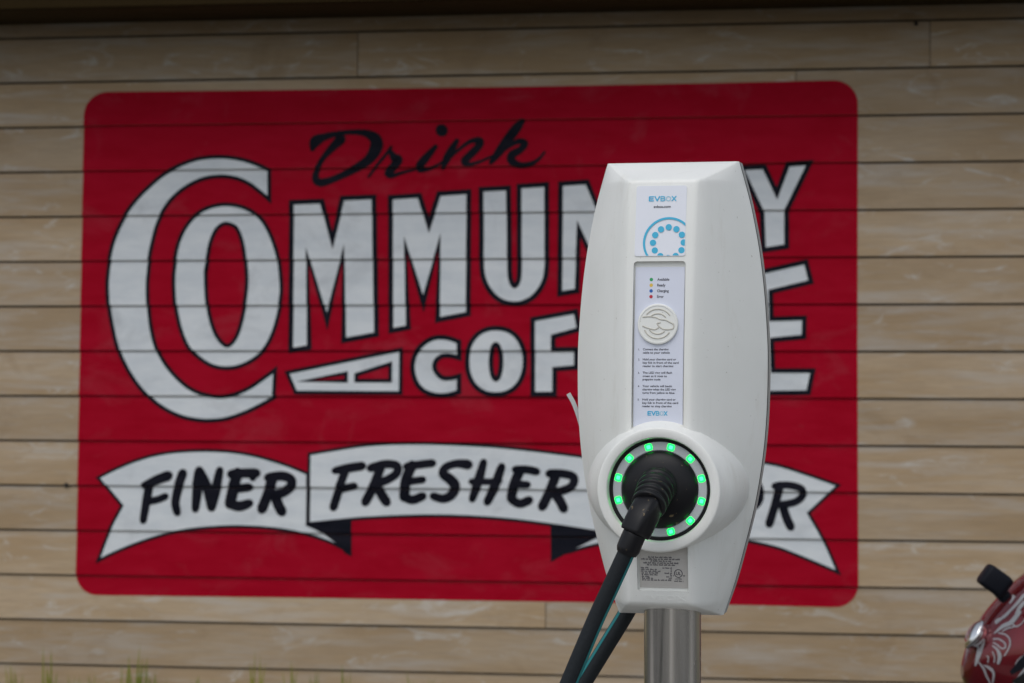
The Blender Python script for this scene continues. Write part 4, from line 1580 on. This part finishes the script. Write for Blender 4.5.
for x in (0.42, 1.72):
    wm = Matrix.Translation((x - 0.9, 0, 0.305)) @ Matrix.Rotation(R(90), 4, 'X')
    wd = 0.055 if x < 1 else 0.08
    wh = empty('wheel'); wh.parent = bike
    lathe('tyre', [(0.225, -wd * 0.7), (0.26, -wd), (0.29, -wd * 0.8), (0.305, 0.0), (0.29, wd * 0.8), (0.26, wd), (0.225, wd * 0.7)], M_TYRE, wm, wh, 64, 60, close=True)
    bm = bmesh.new()
    for k in range(5):
        rr = Matrix.Rotation(R(72 * k), 4, 'Y')
        vs = add_box(bm, 0.115, 0, 0, 0.21, 0.022, 0.035, 0.004)
        bmesh.ops.transform(bm, matrix=rr, verts=vs)
    rr = bmesh.ops.create_cone(bm, cap_ends=True, segments=24, radius1=0.045, radius2=0.045, depth=0.11)
    bmesh.ops.rotate(bm, cent=(0, 0, 0), matrix=Matrix.Rotation(R(90), 3, 'X'), verts=rr['verts'])
    bmesh.ops.translate(bm, vec=(x - 0.9, 0, 0.305), verts=bm.verts[:])
    rim = from_bm('rim', bm, M_ENG, wh, 40)
    lathe('brake_disc', [(0.10, 0.06), (0.15, 0.06), (0.15, 0.064), (0.10, 0.064)], M_CHROME, wm, wh, 48, close=True)
for s in (-1, 1):
    tube('fork', [(0.42 - 0.9, s * 0.09, 0.305), (0.56 - 0.9, s * 0.09, 0.62), (0.70 - 0.9, s * 0.09, 0.93)], 0.024, M_CHROME, bike)
    tube('handlebar', [(0.68 - 0.9, s * 0.05, 0.95), (0.69 - 0.9, s * 0.16, 0.97), (0.76 - 0.9, s * 0.34, 0.96)], 0.014, M_BBLACK, bike)
    tube('swing_arm', [(1.15 - 0.9, s * 0.10, 0.40), (1.72 - 0.9, s * 0.10, 0.305)], 0.026, M_ENG, bike)
for s in (-1, 1):
    tube('frame_rail', [(0.66 - 0.9, s * 0.07, 0.88), (0.95 - 0.9, s * 0.17, 0.70), (1.15 - 0.9, s * 0.13, 0.42)], 0.028, M_BBLACK, bike)
    tube('seat_rail', [(0.98 - 0.9, s * 0.12, 0.70), (1.40 - 0.9, s * 0.09, 0.73), (1.80 - 0.9, s * 0.06, 0.83)], 0.018, M_BBLACK, bike)
tube('exhaust', [(0.75 - 0.9, -0.17, 0.3), (1.05 - 0.9, -0.2, 0.22), (1.35 - 0.9, -0.2, 0.34), (1.85 - 0.9, -0.19, 0.52)], [0.025, 0.03, 0.05, 0.05], M_CHROME, bike)
tube('side_stand', [(1.0 - 0.9, -0.14, 0.28), (1.08 - 0.9, -0.26, 0.005)], 0.012, M_BBLACK, bike)
